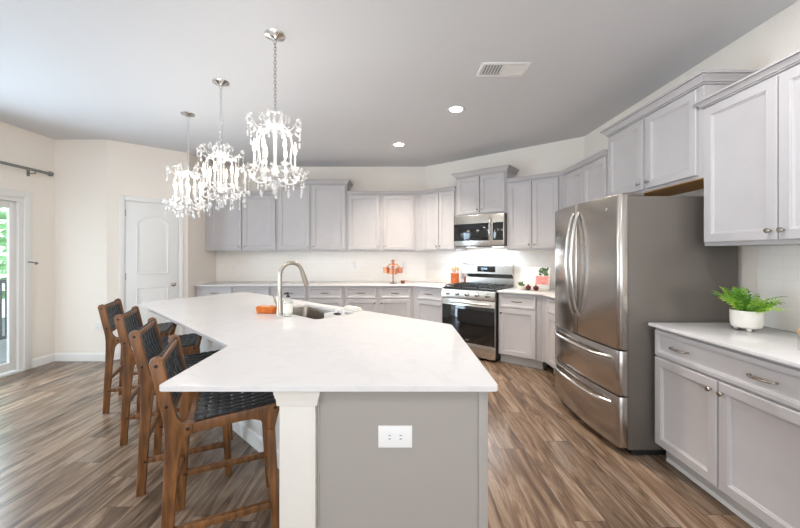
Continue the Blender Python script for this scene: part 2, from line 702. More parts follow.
ct.box(XL + .0005, XL + .018, SD1, SD1 + .085, 0, SDH + .085, .004).box(XL + .0005, XL + .018, SD0 - .085, SD0, 0, SDH + .085, .004)
ct.box(XL + .0005, XL + .018, SD0, SD1, SDH, SDH + .085, .004)
struct(ct.build('trim_1', TRIM))

# ---- pantry door
pd0, pd1, pdh = .186, .780, 2.075
LOC = (PA.x, PA.y, 0)
cs = MB()
cs.box(pd0 - .066, pd0 - .006, -.019, -.0005, 0, pdh + .07, .005).box(pd1 + .006, pd1 + .066, -.019, -.0005, 0, pdh + .07, .005)
cs.box(pd0 - .006, pd1 + .006, -.019, -.0005, pdh + .008, pdh + .07, .005)
struct(cs.build('trim_2', TRIM, loc=LOC, rotz=PAng))
pdr = struct(MB().box(pd0, pd1, -.012, -.001, 0.012, pdh, .002).build('door_2', TRIM, loc=LOC, rotz=PAng))


def panel_outline(x0, x1, z0, z1, arch=0.0, ins=0.0, y=-.012):
    pts = [(x0 + ins, y, z0 + ins), (x1 - ins, y, z0 + ins)]
    n = 14
    for k in range(n + 1):
        u = k / n
        x = x1 - ins + (x0 - x1 + 2 * ins) * u
        s = math.sin(PI * u)
        pts.append((x, y, z1 - ins - arch + arch * (s ** 0.8 if arch else 0)))
    return pts


for (z0, z1, ar) in ((1.10, 1.90, .085), (.20, .93, 0.0)):
    pm = MB()
    a = (pd0 + .11, pd1 - .11, z0, z1, ar)
    pm.rings([panel_outline(*a, ins=0, y=-.0122), panel_outline(*a, ins=.006, y=-.018), panel_outline(*a, ins=.016, y=-.018),
              panel_outline(*a, ins=.024, y=-.0128), panel_outline(*a, ins=.045, y=-.0128), panel_outline(*a, ins=.06, y=-.0165)])
    pm.build('raised_panel', TRIM, pdr)
kn = MB().lathe([(.0, 0), (.03, 0), (.03, .006), (.012, .012), (.012, .03), (.024, .036), (.028, .048), (.024, .06), (.012, .066), (0, .067)], 20,
                m=Matrix.Translation((pd1 - .06, -.0122, .95)) @ Matrix.Rotation(R(90), 4, 'X'))
kn.build('door_knob', HARDW, pdr)
for z in (1.92, 1.08, .2):
    MB().tube([(pd0 - .002, -.016, z - .045), (pd0 - .002, -.016, z + .045)], .006, 8).build('hinge', NICKEL, pdr)

# ---- outside, past the sliding door
struct(MB().box(-9.0, XL - .125, -1.0, 9.0, -0.25, -0.06).build('floor_deck', STONEDK))
rl = thing('deck_railing', 'dark railing with close boards seen through the sliding door glass', 'railing', (-6.3, 4.6, -.06))
MB().box(-.03, .03, -3, 4, .98, 1.03, .005).build('top_rail', RAIL, rl)
MB().box(-.02, .02, -3, 4, .08, .13, .005).build('bottom_rail', RAIL, rl)
bb = MB()
for i in range(64):
    bb.box(-.012, .012, -2.95 + i * .108, -2.95 + i * .108 + .05, .13, .98)
bb.build('baluster_row', RAIL, rl)
for i, y in enumerate((-3, -.7, 1.6, 4)):
    MB().box(-.05, .05, y - .05, y + .05, 0, 1.08, .006).build('post', RAIL, rl)
for i, (tx, ty, lab) in enumerate(((-10.0, 7.2, 'green leafy tree beyond the deck railing, nearer the door frame'), (-12.0, 11.5, 'green leafy tree farther back past the deck railing'))):
    tr = thing('tree', lab, 'tree', (tx, ty, -2.0), group='trees beyond the deck')
    MB().tube([(0, 0, 0), (.1, .05, 2), (0, .1, 4.5)], [.2, .15, .06], 8).build('trunk', STOOLW, tr)
    lf = MB()
    for k in range(1500):
        th, ph, rr = random.uniform(0, 2 * PI), math.acos(random.uniform(-1, 1)), random.uniform(.35, 1) ** .5
        c = Vector((2.3 * rr * math.sin(ph) * math.cos(th), 2.3 * rr * math.sin(ph) * math.sin(th), 4.6 + 2.9 * rr * math.cos(ph)))
        q = Matrix.Rotation(random.uniform(0, 6.3), 3, 'Z') @ Matrix.Rotation(random.uniform(-1.2, 1.2), 3, 'X')
        s = random.uniform(.10, .2)
        lf.quad(*[c + q @ Vector(v) * s for v in ((-1, 0, 0), (0, -.5, .1), (1, 0, 0), (0, .5, .1))])
    lf.build('foliage', LEAFT, tr, smooth=False)

# ---- curtain rod
cr = thing('curtain_rod', 'grey metal curtain rod above the sliding glass door', 'curtain rod', (XL + .09, 4.28, 2.375))
MB().tube([(0, 0, 0), (0, -2.3, 0)], .017, 12).build('rod', ROD, cr)
MB().lathe([(0, -.012), (.022, -.010), (.030, .006), (.032, .02), (.028, .034), (.016, .044), (0, .046)], 16, m=Matrix.Rotation(R(-90), 4, 'X')).build('finial', ROD, cr)
for y in (-.16, -2.1):
    MB().tube([(0, y, -.018), (0, y, -.034), (-.0, y, -.038), (-.085, y, -.038)], .007, 8).box(-.0895, -.082, y - .015, y + .015, -.07, 0).build('bracket', ROD, cr)
hb = thing('curtain_holdback', 'small metal hook on the wall beside the sliding door trim', 'curtain hook', (XL, 4.215, 1.262))
MB().lathe([(0, 0.0005), (.016, .001), (.016, .006), (0, .008)], 14, m=Matrix.Rotation(R(90), 4, 'Y')).build('base_plate', ROD, hb)
MB().tube([(.006, 0, 0), (.03, -.01, .002), (.036, -.03, .006), (.034, -.08, .016), (.036, -.115, .02), (.046, -.13, .016)], .007, 8).build('hook', ROD, hb)

# ------------------------------------------------------------------ cabinets
CABGROUP_U = 'upper cabinets'


def knob(parent, x, y, z):
    """small round knob on a front facing -y"""
    return MB().lathe([(.006, 0), (.006, .012), (.013, .017), (.0145, .023), (.012, .028), (0, .030)], 14,
                      m=Matrix.Translation((x, y, z)) @ Matrix.Rotation(R(90), 4, 'X')).build('knob', HARDW, parent)


def pull(parent, x, y, z, half=.06):
    p = [(x - half, y, z), (x - half, y - .018, z), (x - half + .012, y - .027, z), (x - half * .4, y - .031, z), (x + half * .4, y - .031, z),
         (x + half - .012, y - .027, z), (x + half, y - .018, z), (x + half, y, z)]
    return MB().tube(p, [.006, .005, .006, .0075, .0075, .006, .005, .006], 8).build('pull_handle', HARDW, parent)


def upper(label, origin, rz, x0, x1, z0, z1, doors, depth=.33, fill=None, under=None, group=CABGROUP_U, knobz=.05):
    """doors: list of (xa, xb, knob side 'l'/'r')"""
    c = thing('wall_cabinet', label, 'cabinet', (origin[0], origin[1], z0), rz, group)
    h = z1 - z0
    MB().box(x0 + .0008, x1 - .0008, -depth, -.001, 0, h, .0015, 1).build('cabinet_body', CAB, c)
    if under:
        MB().box(x0 + .002, x1 - .002, -depth + .005, -.003, -.004, -.0003).build('underside', under, c)
    for xa, xb, ks in doors:
        d = MB().door(xa, xb, .022, h - .016, -depth - .0006, rail=min(.055, (xb - xa) * .22)).build('door', CAB, c)
        kx = xa + .028 if ks == 'l' else xb - .028
        knob(d, kx, -depth - .0206, .022 + knobz)
    return c


def base(label, origin, rz, x0, x1, doors, drawers, depth=.61, group='base cabinets', pulls=1, ztop=.893, zsplit=.70, toe_back=.07):
    c = thing('base_cabinet', label, 'cabinet', (origin[0], origin[1], 0), rz, group)
    MB().box(x0 + .0008, x1 - .0008, -depth, -.001, .11, ztop, .0015, 1).build('cabinet_body', CAB, c)
    MB().box(x0 + .0008, x1 - .0008, -depth + toe_back, -.001, 0, .1095).build('toe_kick', TOE, c)
    for xa, xb, ks in doors:
        d = MB().door(xa, xb, .122, zsplit - .004, -depth - .0006).build('door', CAB, c)
        kx = xa + .03 if ks == 'l' else xb - .03
        knob(d, kx, -depth - .0206, zsplit - .06)
    for xa, xb, np_ in drawers:
        d = MB().drawer(xa, xb, zsplit + .008, ztop - .018, -depth - .0006).build('drawer', CAB, c)
        zz = (zsplit + ztop - .01) / 2
        if np_ == 1:
            pull(d, (xa + xb) / 2, -depth - .0206, zz)
        else:
            pull(d, xa + (xb - xa) * .235, -depth - .0206, zz)
            pull(d, xb - (xb - xa) * .235, -depth - .0206, zz)
    return c


UB, US, UT = 1.425, 2.325, 2.485           # upper bottoms, short tops, tall tops
OB = (0, YB)
# back wall uppers (local x = world X)
upper('short grey two-door wall cabinet at the far left, next to the pantry corner', OB, 0, -3.058, -1.921, UB, US,
      [(-2.985, -2.485, 'r'), (-2.455, -1.945, 'l')])
upper('tall grey two-door wall cabinet on back wall, behind the front chandelier', OB, 0, -1.919, -.811, UB, UT,
      [(-1.895, -1.40, 'r'), (-1.365, -.835, 'l')])
upper('short grey two-door wall cabinet above the copper measuring cup stand', OB, 0, -.809, .300, UB, US,
      [(-.785, -.29, 'r'), (-.235, .255, 'l')])
# angled wall uppers (local x = t)
upper('short grey wall cabinet with two narrow doors left of the microwave', tuple(P0), RA, .145, .764, UB, US,
      [(.195, .470, 'r'), (.476, .748, 'l')])
upper('raised grey two-door wall cabinet directly above the microwave', tuple(P0), RA, .766, 1.529, 1.925, UT,
      [(.79, 1.142, 'r'), (1.156, 1.508, 'l')])
upper('short grey two-door wall cabinet right of the microwave, above the cookbook', tuple(P0), RA, 1.531, 2.215, UB, US,
      [(1.560, 1.856, 'r'), (1.866, 2.176, 'l')])
# right wall uppers: local x = -world Y
OR = (XR, 0)
upper('grey corner wall cabinet between the angled wall and the fridge cabinet', OR, -PI / 2, -4.135, -3.281, UB, US,
      [(-4.10, -3.705, 'r'), (-3.695, -3.305, 'l')])
upper('raised grey two-door wall cabinet above the stainless refrigerator', OR, -PI / 2, -3.279, -2.259, 1.875, UT,
      [(-3.262, -2.805, 'r'), (-2.762, -2.300, 'l')], under=WOODRAW)
upper('large grey two-door wall cabinet nearest the camera, above the fern', OR, -PI / 2, -2.257, -1.36, UB, US,
      [(-2.241, -1.807, 'r'), (-1.801, -1.377, 'l')])
# stiles closing the two inner corners between neighbouring cabinet runs
def corner_pt(o, which):
    if which == 'l':
        t = .3504 * o
    else:
        t = (XR - P0.x - o * (1 + NN.x)) / U.x
    q = P0 + NN * o + U * t
    return q


def filler(name, label, o, which, z0, z1, la, lb):
    c = corner_pt(o, which)
    if which == 'l':
        a, b = Vector((-1, 0)), U
    else:
        a, b = -U, Vector((0, -1))
    p = [c + a * la, c, c + b * lb]
    n1 = Vector((-a.y * -1, a.x * -1)) if False else None
    mb = MB()
    mb.sweep([tuple(p[0]), tuple(p[1]), tuple(p[2])], [(0, 0), (.018, 0), (.018, z1 - z0), (0, z1 - z0)], z0)
    return tag(mb.build(name, CAB), label, 'filler strip', 'corner filler strips')


filler('corner_filler', 'grey corner strip joining wall cabinets above the small copper scoop', .312, 'l', UB, US, .053, .0345)
filler('corner_filler', 'grey corner strip joining wall cabinets just left of the refrigerator top', .312, 'r', UB, US, .029, .033)
filler('corner_filler', 'grey corner strip between base cabinets left of the range', .592, 'l', .11, .893, .029, .034)
filler('corner_filler', 'grey corner strip between base cabinets beside the refrigerator', .592, 'r', .11, .893, .059, .057)

# base cabinets
base('grey base cabinet with two drawers at the far left of the back wall', OB, 0, -3.058, -1.918,
     [(-3.03, -2.50, 'r'), (-2.475, -1.94, 'l')], [(-3.03, -2.50, 1), (-2.475, -1.94, 1)])
base('grey base cabinet behind the faucet, with two drawers', OB, 0, -1.916, -.813,
     [(-1.89, -1.385, 'r'), (-1.35, -.84, 'l')], [(-1.89, -1.385, 1), (-1.35, -.84, 1)])
base('grey base cabinet under the copper measuring cup stand', OB, 0, -.811, .225,
     [(-.785, -.325, 'r'), (-.275, .19, 'l')], [(-.785, -.325, 1), (-.275, .19, 1)])
base('narrow grey base cabinet immediately left of the gas range', tuple(P0), RA, .243, .733,
     [(.262, .715, 'r')], [(.262, .715, 1)])
base('grey base cabinet immediately right of the gas range', tuple(P0), RA, 1.529, 2.05,
     [(1.548, 1.995, 'l')], [(1.548, 1.995, 1)])
base('grey base cabinet between the corner and the refrigerator', OR, -PI / 2, -3.975, -3.325,
     [(-3.95, -3.65, 'r'), (-3.64, -3.34, 'l')], [(-3.95, -3.34, 1)])
base('large grey base cabinet under the fern, one wide drawer with two pulls', OR, -PI / 2, -2.308, -1.38,
     [(-2.292, -1.846, 'r'), (-1.837, -1.396, 'l')], [(-2.292, -1.396, 2)])
# shoe moulding in front of the near toe kick is part of the floor trim
struct(MB().sweep([(XR - .54, 2.292), (XR - .54, 1.385)], [(0, 0), (.012, 0), (.012, .012), (.004, .02), (0, .02)]).build('trim_3', TRIM))

# crown mouldings
CRS = [(.0, 0), (.010, 0), (.010, .007), (.018, .009), (.020, .016), (.034, .030), (.034, .034), (.044, .036), (.044, .046), (-.03, .046), (-.03, .002), (0, .002)]
CRT = [(.0, 0), (.010, 0), (.010, .009), (.020, .012), (.022, .022), (.040, .044), (.040, .050), (.054, .053), (.054, .068), (-.03, .068), (-.03, .002), (0, .002)]


def crown(path, prof, z, label):
    return tag(MB().sweep(path, prof, z).build('crown_moulding', CAB), label, 'moulding', 'cabinet crown mouldings')


FO = .33 + .0

def bpt(x, o):
    return (x, YB - o)


def rpt(t, o):
    q = P0 + NN * o + U * t
    return (q.x, q.y)


def wpt(y, o):
    return (XR - o, y)


cl, crr = corner_pt(FO, 'l'), corner_pt(FO, 'r')
crown([bpt(-3.056, FO), bpt(-1.923, FO)], CRS, US + .0005, 'grey crown strip on the far left short wall cabinet')
crown([bpt(-1.917, .002), bpt(-1.917, FO), bpt(-.813, FO), bpt(-.813, .002)], CRT, UT + .0005, 'grey crown moulding on the tall back wall cabinet')
crown([bpt(-.806, FO), tuple(cl), rpt(.762, FO)], CRS, US + .0005, 'grey crown strip bending round the back corner left of the microwave')
crown([rpt(.768, .002), rpt(.768, FO), rpt(1.527, FO), rpt(1.527, .002)], CRT, UT + .0005, 'grey crown moulding above the microwave cabinet')
crown([rpt(1.533, FO), tuple(crr), wpt(3.284, FO)], CRS, US + .0005, 'grey crown strip bending round the corner beside the refrigerator cabinet')
crown([wpt(3.277, .002), wpt(3.277, FO), wpt(2.261, FO), wpt(2.261, .002)], CRT, UT + .0005, 'grey crown moulding above the refrigerator cabinet')
crown([wpt(2.255, .002), wpt(2.255, FO), wpt(1.362, FO), wpt(1.362, .002)], CRS, US + .0005, 'grey crown moulding on the large near right wall cabinet')

# ------------------------------------------------------------------ counters and backsplash
CT0, CT1 = .894, .914
cA, cB = corner_pt(.655, 'l'), corner_pt(.655, 'r')
tag(MB().prism([(PB.x + .002, YB - .002), (PB.x + .002, YB - .655), tuple(cA), rpt(.737, .655), rpt(.737, .002), (P0.x, YB - .002)], CT0, CT1, .003)
    .build('countertop', QUARTZ), 'white quartz countertop along the back wall, ending left of the range', 'countertop')
tag(MB().prism([rpt(1.526, .002), rpt(1.526, .655), tuple(cB), wpt(3.322, .655), wpt(3.322, .002), (P1.x - .002, P1.y)], CT0, CT1, .003)
    .build('countertop', QUARTZ), 'white quartz countertop right of the range, under the cookbook', 'countertop')
tag(MB().prism([wpt(2.316, .002), wpt(2.316, .655), wpt(1.36, .655), wpt(1.36, .002)], CT0, CT1, .003)
    .build('countertop', QUARTZ), 'white quartz countertop under the fern at right', 'countertop')


def splash(a, b, label, z1=UB - .001, z0=CT1 + .0005):
    a = Vector(a)
    b = Vector(b)
    L = (b - a).length
    o = MB().box(0, L, -.008, -.0004, z0, z1).build('backsplash', TILE, loc=(a.x, a.y, 0), rotz=math.atan2(b.y - a.y, b.x - a.x))
    return tag(o, label, 'backsplash', 'tile backsplashes')


splash((PB.x + .001, YB), (P0.x - .003, YB), 'white tile backsplash along the back wall')
splash(rpt(.003, 0), rpt(TW - .004, 0), 'white tile backsplash behind the gas range')
splash((XR, P1.y - .004), (XR, 3.28), 'white tile backsplash in the corner beside the refrigerator')
splash((XR, 2.236), (XR, 1.36), 'white tile backsplash behind the fern')

# ------------------------------------------------------------------ outlets / switches


def outlet(label, origin, rz, x, y, z, wd=.07, ht=.115, horiz=False, kind='power_outlet'):
    o = thing(kind, label, 'outlet', (origin[0], origin[1], z), rz, 'wall outlets')
    MB().box(x - wd / 2, x + wd / 2, y - .006, y - .0004, -ht / 2, ht / 2, .0025).build('cover_plate', PLASTIC, o)
    for s in (-1, 1):
        cx, cz = (x + s * .0195, 0) if horiz else (x, s * .0195)
        f = MB().lathe([(0, 0.0001), (.0165, .0001), (.0165, .002), (0, .0022)], 18,
                       m=Matrix.Translation((cx, y - .006, cz)) @ Matrix.Rotation(R(90), 4, 'X')).build('socket', PLASTIC, o)
        sl = MB()
        for q in (-1, 1):
            if horiz:
                sl.box(cx - .004, cx + .004, y - .0087, y - .0078, q * .006 - .0012, q * .006 + .0012)
            else:
                sl.box(cx + q * .006 - .0012, cx + q * .006 + .0012, y - .0087, y - .0078, cz - .004, cz + .004)
        sl.build('slot', DARKSLOT, f)
    return o


outlet('white outlet plate on tile near the left end of the back wall', OB, 0, -2.74, -.008, 1.19)
outlet('white outlet plate on back wall tile between faucet and copper stand', OB, 0, -.75, -.008, 1.19)
outlet('white outlet plate on back wall tile above the small copper scoop', OB, 0, .09, -.008, 1.19)
outlet('white outlet plate on angled wall tile left of the terracotta crock', tuple(P0), RA, .36, -.008, 1.19)
outlet('white outlet plate low on the plain wall behind the far stool', (0, YN), 0, -3.86, 0, .45)

# ------------------------------------------------------------------ ceiling fittings
for i, (x, y, lab) in enumerate(((.59, 3.51, 'round lit ceiling downlight nearer the air vent'), (.013, 4.64, 'round lit ceiling downlight farther back, near the back wall'))):
    d = thing('ceiling_downlight', lab, 'ceiling light', (x, y, H), 0, 'ceiling downlights')
    MB().lathe([(.062, -.0004), (.086, -.0004), (.088, -.004), (.082, -.008), (.064, -.006)], 28, caps=False).build('trim_ring', PLASTIC, d)
    MB().lathe([(0, -.003), (.063, -.003), (.063, -.0006), (0, -.0006)], 24).build('lens', LEDW, d)
    ld = bpy.data.lights.new('downlight_lamp', 'SPOT')
    ld.energy = 70
    ld.color = (1.0, .88, .74)
    ld.spot_size = R(125)
    ld.spot_blend = .8
    ld.shadow_soft_size = .06
    lo = bpy.data.objects.new('downlight_lamp', ld)
    C.objects.link(lo)
    lo.parent = d
    lo.location = (0, 0, -.02)

v = thing('ceiling_vent', 'white rectangular air vent grille in the ceiling', 'vent', (.835, 2.75, H))
MB().box(-.19, .19, -.10, -.075, -.012, -.0005, .003).box(-.19, .19, .075, .10, -.012, -.0005, .003).box(-.19, -.165, -.075, .075, -.012, -.0005, .003).box(.165, .19, -.075, .075, -.012, -.0005, .003).build('frame', PLASTIC, v)
MB().box(-.165, .165, -.075, .075, -.002, -.0006).build('duct_opening', mat('duct_grey', srgb(150, 158, 164), .7), v)
sl = MB()
for i in range(14):
    x = -.155 + i * .0235
    s = -1 if i < 7 else 1
    sl.box(-.011, .011, -.074, .074, -.0006, .0006, m=Matrix.Translation((x, 0, -.009)) @ Matrix.Rotation(R(28 * s), 4, 'Y'))
sl.box(-.004, .004, -.074, .074, -.012, -.003)
sl.build('louvre', PLASTIC, v)

# ------------------------------------------------------------------ microwave
mw = thing('microwave', 'stainless over-the-range microwave with black glass door', 'microwave', (P0.x, P0.y, 1.480), RA)
m0, m1, mh = .771, 1.526, .442
MB().box(m0, m1, -.385, -.002, 0, mh, .003).build('case', GREYF, mw)
dm = MB().box(m0, m1 - .005, -.412, -.3855, .012, mh - .002, .004).build('front_frame', STEELH, mw)
MB().box(m0 + .006, m0 + .535, -.4165, -.4121, .082, .322, .002).build('door_window', BLACKG, dm)
MB().box(m0 + .595, m1 - .012, -.4165, -.4121, .082, .322, .002).build('control_panel', BLACKG, dm)
hp = []
for k in range(13):
    u = k / 12
    hp.append((m0 + .565, -.413 - .045 * math.sin(PI * u) ** .6, .05 + .34 * u))
MB().tube(hp, .0125, 10).build('handle', CHROME, mw)
MB().box(m0 + .10, m0 + .24, -.22, -.12, -.003, -.0002).build('hood_lamp', HOODL, mw)
MB().box(m0 + .50, m0 + .64, -.22, -.12, -.003, -.0002).build('hood_lamp', HOODL, mw)
vg = MB()
for i in range(9):
    vg.box(m0 + .27 + i * .022, m0 + .285 + i * .022, -.3, -.1, -.003, -.0002)
vg.build('vent_grille', DARKSLOT, mw)
hl = area('hood_light', (0, 0, 0), (0, 0, 0), .5, .16, 3.2, (.82, .91, 1.0))
hl.parent = mw
hl.location = ((m0 + m1) / 2, -.24, -.012)

# ------------------------------------------------------------------ gas range
rg = thing('gas_range', 'stainless gas range with black oven door and black grates', 'range', (P0.x, P0.y, 0), RA)
r0, r1 = .747, 1.517
rc = (r0 + r1) / 2
MB().box(r0, r1, -.645, -.01, .03, .905, .003).build('body', mat('range_side_black', (.02, .02, .02), .4), rg)
for x in (r0 + .05, r1 - .05):
    for y in (-.60, -.07):
        MB().lathe([(.018, 0), (.018, .03), (.01, .031)], 10, c=(x, y, 0)).build('foot', RUBBER, rg)
MB().box(r0, r1, -.665, -.05, .9055, .922, .004).build('cooktop', BLACKM, rg)
# control panel, sloped
pf = [(-.66, .905), (-.685, .895), (-.705, .80), (-.70, .775), (-.646, .775), (-.646, .905)]
MB().prism([(y, z) for y, z in pf], r0, r1, m=Matrix(((0, 0, 1, 0), (1, 0, 0, 0), (0, 1, 0, 0), (0, 0, 0, 1)))).build('control_panel', STEELH, rg)
for i in range(5):
    x = rc + (i - 2) * .145
    mm = Matrix.Translation((x, -.695, .845)) @ Matrix.Rotation(R(90 + 11), 4, 'X')
    kk = MB().lathe([(.026, 0), (.026, .008), (.02, .012), (.019, .034), (.016, .038), (0, .039)], 18, m=mm).build('burner_knob', CHROME, rg)
# oven door
od = MB().box(r0 + .002, r1 - .002, -.69, -.6455, .205, .772, .004).build('oven_door', STEELH, rg)
MB().box(r0 + .004, r1 - .004, -.694, -.6901, .208, .690, .002).build('oven_window', BLACKG, od)
MB().tube([(r0 + .05, -.7345, .732), (r1 - .05, -.7345, .732)], .013, 12).build('oven_handle', STEELH, od)
for x in (r0 + .07, r1 - .07):
    MB().box(x - .012, x + .012, -.733, -.6901, .722, .742, .003).build('handle_bracket', STEELH, od)
lg = MB().lathe([(0, 0), (.03, 0), (.03, .0012), (0, .0013)], 20, m=Matrix.Translation((rc, -.6942, .242)) @ Matrix.Scale(.35, 4, (0, 0, 1)) @ Matrix.Rotation(R(90), 4, 'X'))
lg.build('badge', CHROME, od)
MB().box(r0 + .002, r1 - .002, -.688, -.6455, .035, .198, .004).build('warming_drawer', STEELH, rg)
# grates and burners
for i in range(3):
    x0 = r0 + .02 + i * .2435
    x1 = x0 + .24
    g = MB()
    for y in (-.63, -.46, -.35, -.20, -.115):
        g.box(x0, x1, y - .006, y + .006, .938, .95, .002)
    for x in (x0 + .006, (x0 + x1) / 2, x1 - .006):
        g.box(x - .006, x + .006, -.636, -.109, .938, .95, .002)
    for x in (x0 + .006, x1 - .006):
        for y in (-.63, -.115):
            g.box(x - .006, x + .006, y - .006, y + .006, .9222, .94)
    g.build('grate', BLACKM, rg)
for (x, y) in ((r0 + .14, -.54), (r0 + .14, -.2), (rc, -.37), (r1 - .14, -.54), (r1 - .14, -.2)):
    MB().lathe([(.045, .9222), (.045, .928), (.034, .929), (.034, .936), (0, .937)], 18, c=(x, y, 0)).build('burner', BLACKM, rg)
# back guard
bgm = MB().prism([(-.05, .9225), (-.05, 1.03), (-.075, 1.07), (-.105, 1.09), (-.105, 1.215), (-.09, 1.235), (-.012, 1.235), (-.012, .9225)], r0 + .002, r1 - .002,
                 m=Matrix(((0, 0, 1, 0), (1, 0, 0, 0), (0, 1, 0, 0), (0, 0, 0, 1))))
bgo = bgm.build('back_guard', STEELH, rg)
db = MB().box(rc - .14, rc + .14, -.1085, -.1052, 1.115, 1.20, .002).build('control_display', BLACKG, bgo)
MB().box(rc - .03, rc + .02, -.1094, -.1087, 1.15, 1.175).build('display_digits', DISPLAY, bgo)

# ------------------------------------------------------------------ refrigerator (local x runs towards the camera)
FY0, FW = 3.31, .975
fr = thing('refrigerator', 'large stainless refrigerator with two upper doors and two bottom drawers', 'refrigerator', (XR, FY0, 0), -PI / 2)
MB().box(0, FW, -.775, -.03, .045, 1.765, .004).build('cabinet_case', GREYF, fr)
MB().box(.02, FW - .02, -.74, -.05, .004, .0445).build('base_grille', RUBBER, fr)


def bow(x):
    u = (x - FW / 2) / (FW / 2)
    return -.832 - .042 * (1 - u * u)


def bowed(x0, x1, z0, z1, yb=-.779, rl_=.012, rr_=.012):
    n = 16
    pts = []
    for k in range(n + 1):
        x = x0 + (x1 - x0) * k / n
        y = bow(x)
        e = min(x - x0, x1 - x)
        if e < .002:
            y += .02
        pts.append((x, y))
    # rounded corners
    a, b = pts[0], pts[-1]
    pts = [(x0, yb), (x0, bow(x0) + .022), (x0 + .004, bow(x0) + .007), (x0 + .014, bow(x0 + .014))] + pts[1:-1] + \
          [(x1 - .014, bow(x1 - .014)), (x1 - .004, bow(x1) + .007), (x1, bow(x1) + .022), (x1, yb)]
    # keep x monotone
    out = [pts[0]]
    for p in pts[1:]:
        if p[0] >= out[-1][0] - 1e-6:
            out.append(p)
    return MB().prism(out, z0, z1, .005)


mid_ = FW / 2
for (a, b, nm, hx) in ((.002, mid_ - .0025, 'fridge_door', mid_ - .04), (mid_ + .0025, FW - .002, 'fridge_door', mid_ + .04)):
    d = bowed(a, b, .722, 1.78).build(nm, STEEL, fr)
    pts = []
    for k in range(17):
        u = k / 16
        pts.append((hx, bow(hx) - .004 - .062 * math.sin(PI * u) ** .7, .88 + .83 * u))
    MB().tube(pts, [.013] + [.0145] * 15 + [.013], 12).build('door_handle', CHROME, d)
for z0, z1 in ((.408, .714), (.055, .400)):
    d = bowed(.002, FW - .002, z0, z1).build('freezer_drawer', STEEL, fr)
    pts = []
    for k in range(21):
        u = k / 20
        x = .07 + (FW - .14) * u
        pts.append((x, bow(x) - .002 - .048 * min(1, math.sin(PI * u) * 2.4), z1 - .06))
    MB().tube(pts, .0135, 12).build('drawer_handle', CHROME, d)
for x in (.04, FW - .04):
    MB().box(x - .035, x + .035, -.80, -.66, 1.7655, 1.79, .006).build('hinge_cover', GREYF, fr)
MB().lathe([(0, 0), (.012, 0), (.012, .001), (0, .0012)], 18, m=Matrix.Translation((FW - .12, bow(FW - .12) - .0003, 1.69)) @ Matrix.Rotation(R(90), 4, 'X')).build('badge', CHROME, fr)

# ------------------------------------------------------------------ island
DS, DN = Vector((.735, -.68)).normalized(), Vector((.68, .735)).normalized()


def sn(s, n):
    q = DS * s + DN * n
    return (q.x, q.y)


def round_poly(poly, rad, seg=5):
    out = []
    n = len(poly)
    for i in range(n):
        p, a, b = Vector(poly[i]), Vector(poly[i - 1]), Vector(poly[(i + 1) % n])
        r = rad[i] if isinstance(rad, (list, tuple)) else rad
        d1, d2 = (a - p).normalized(), (b - p).normalized()
        for k in range(seg + 1):
            u = k / seg
            q = p + d1 * r * (1 - u) ** 2 + d2 * r * u ** 2
            out.append((q.x, q.y))
    return out


ISL = [(-.835, 1.196), (.350, 1.196), (.350, 2.247), (-1.875, 4.235), (-2.46, 3.25), (-.85, 1.73)]
outer = round_poly(ISL, [.02, .02, .03, .10, .06, .015])
S0, S1, N0, N1 = -2.76, -2.06, 1.385, 1.755
hole = round_poly([sn(S0, N0), sn(S1, N0), sn(S1, N1), sn(S0, N1)], .04)


def slab_with_hole(outer, hole, z0, z1):
    mb = MB()
    bm = mb.bm
    loops = []
    for z in (z0, z1):
        es = []
        lv = []
        for loop in (outer, hole):
            vs = [bm.verts.new((p[0], p[1], z)) for p in loop]
            for i in range(len(vs)):
                es.append(bm.edges.new((vs[i], vs[(i + 1) % len(vs)])))
            lv.append(vs)
        bmesh.ops.triangle_fill(bm, use_beauty=True, edges=es)
        loops.append(lv)
    for q in range(2):
        a, b = loops[0][q], loops[1][q]
        n = len(a)
        for i in range(n):
            bm.faces.new((a[i], a[(i + 1) % n], b[(i + 1) % n], b[i]))
    return mb


it = slab_with_hole(outer, hole, CT0, CT1).build('countertop', QUARTZ)
bv = it.modifiers.new('edge', 'BEVEL')
bv.width = .0025
bv.segments = 2
bv.limit_method = 'ANGLE'
bv.angle_limit = R(50)
tag(it, 'white quartz island countertop with a wide angled bend and sink cutout', 'countertop')

isl = thing('kitchen_island', 'angled kitchen island with grey end panel and white knee wall', 'island', (0, 0, 0))
IB = [(-.30, 1.252), (.30, 1.252), (.30, 2.185), sn(-3.95, 1.81), sn(-3.95, 1.19), (-.30, 1.90)]
MB().prism(IB, .10, .893, caps=(True, False)).build('cabinet_body', CAB, isl)
IK = [(-.30, 1.27), (.24, 1.27), (.24, 2.12), sn(-3.90, 1.73), sn(-3.90, 1.19), (-.30, 1.90)]
MB().prism(IK, 0.0, .0995, caps=(False, False)).build('toe_kick', TOE, isl)
# white knee wall on the seating side
kw = [(-.42, 1.30), (-.305, 1.30), (-.305, 1.905), sn(-3.97, 1.185), sn(-3.97, 1.115), (-.42, (1.115 + .42 * DN.x) / DN.y)]
MB().prism(kw, 0, .893).build('knee_wall', TRIM, isl)
kp = [(-.42, 1.345), (-.42, (1.115 + .42 * DN.x) / DN.y), sn(-3.97, 1.115), sn(-3.97, 1.185)]
MB().sweep(kp[::-1], BBP).build('knee_baseboard', TRIM, isl)
# end panel
MB().box(-.2905, .30, 1.240, 1.2515, 0, .893).build('end_panel', CABD, isl)
MB().box(.2875, .322, 1.232, 1.262, 0, .893, .003).build('end_stile', CABD, isl)
MB().box(-.2895, -.281, 1.236, 1.2398, 0, .893, .001).build('end_stile', CABD, isl)
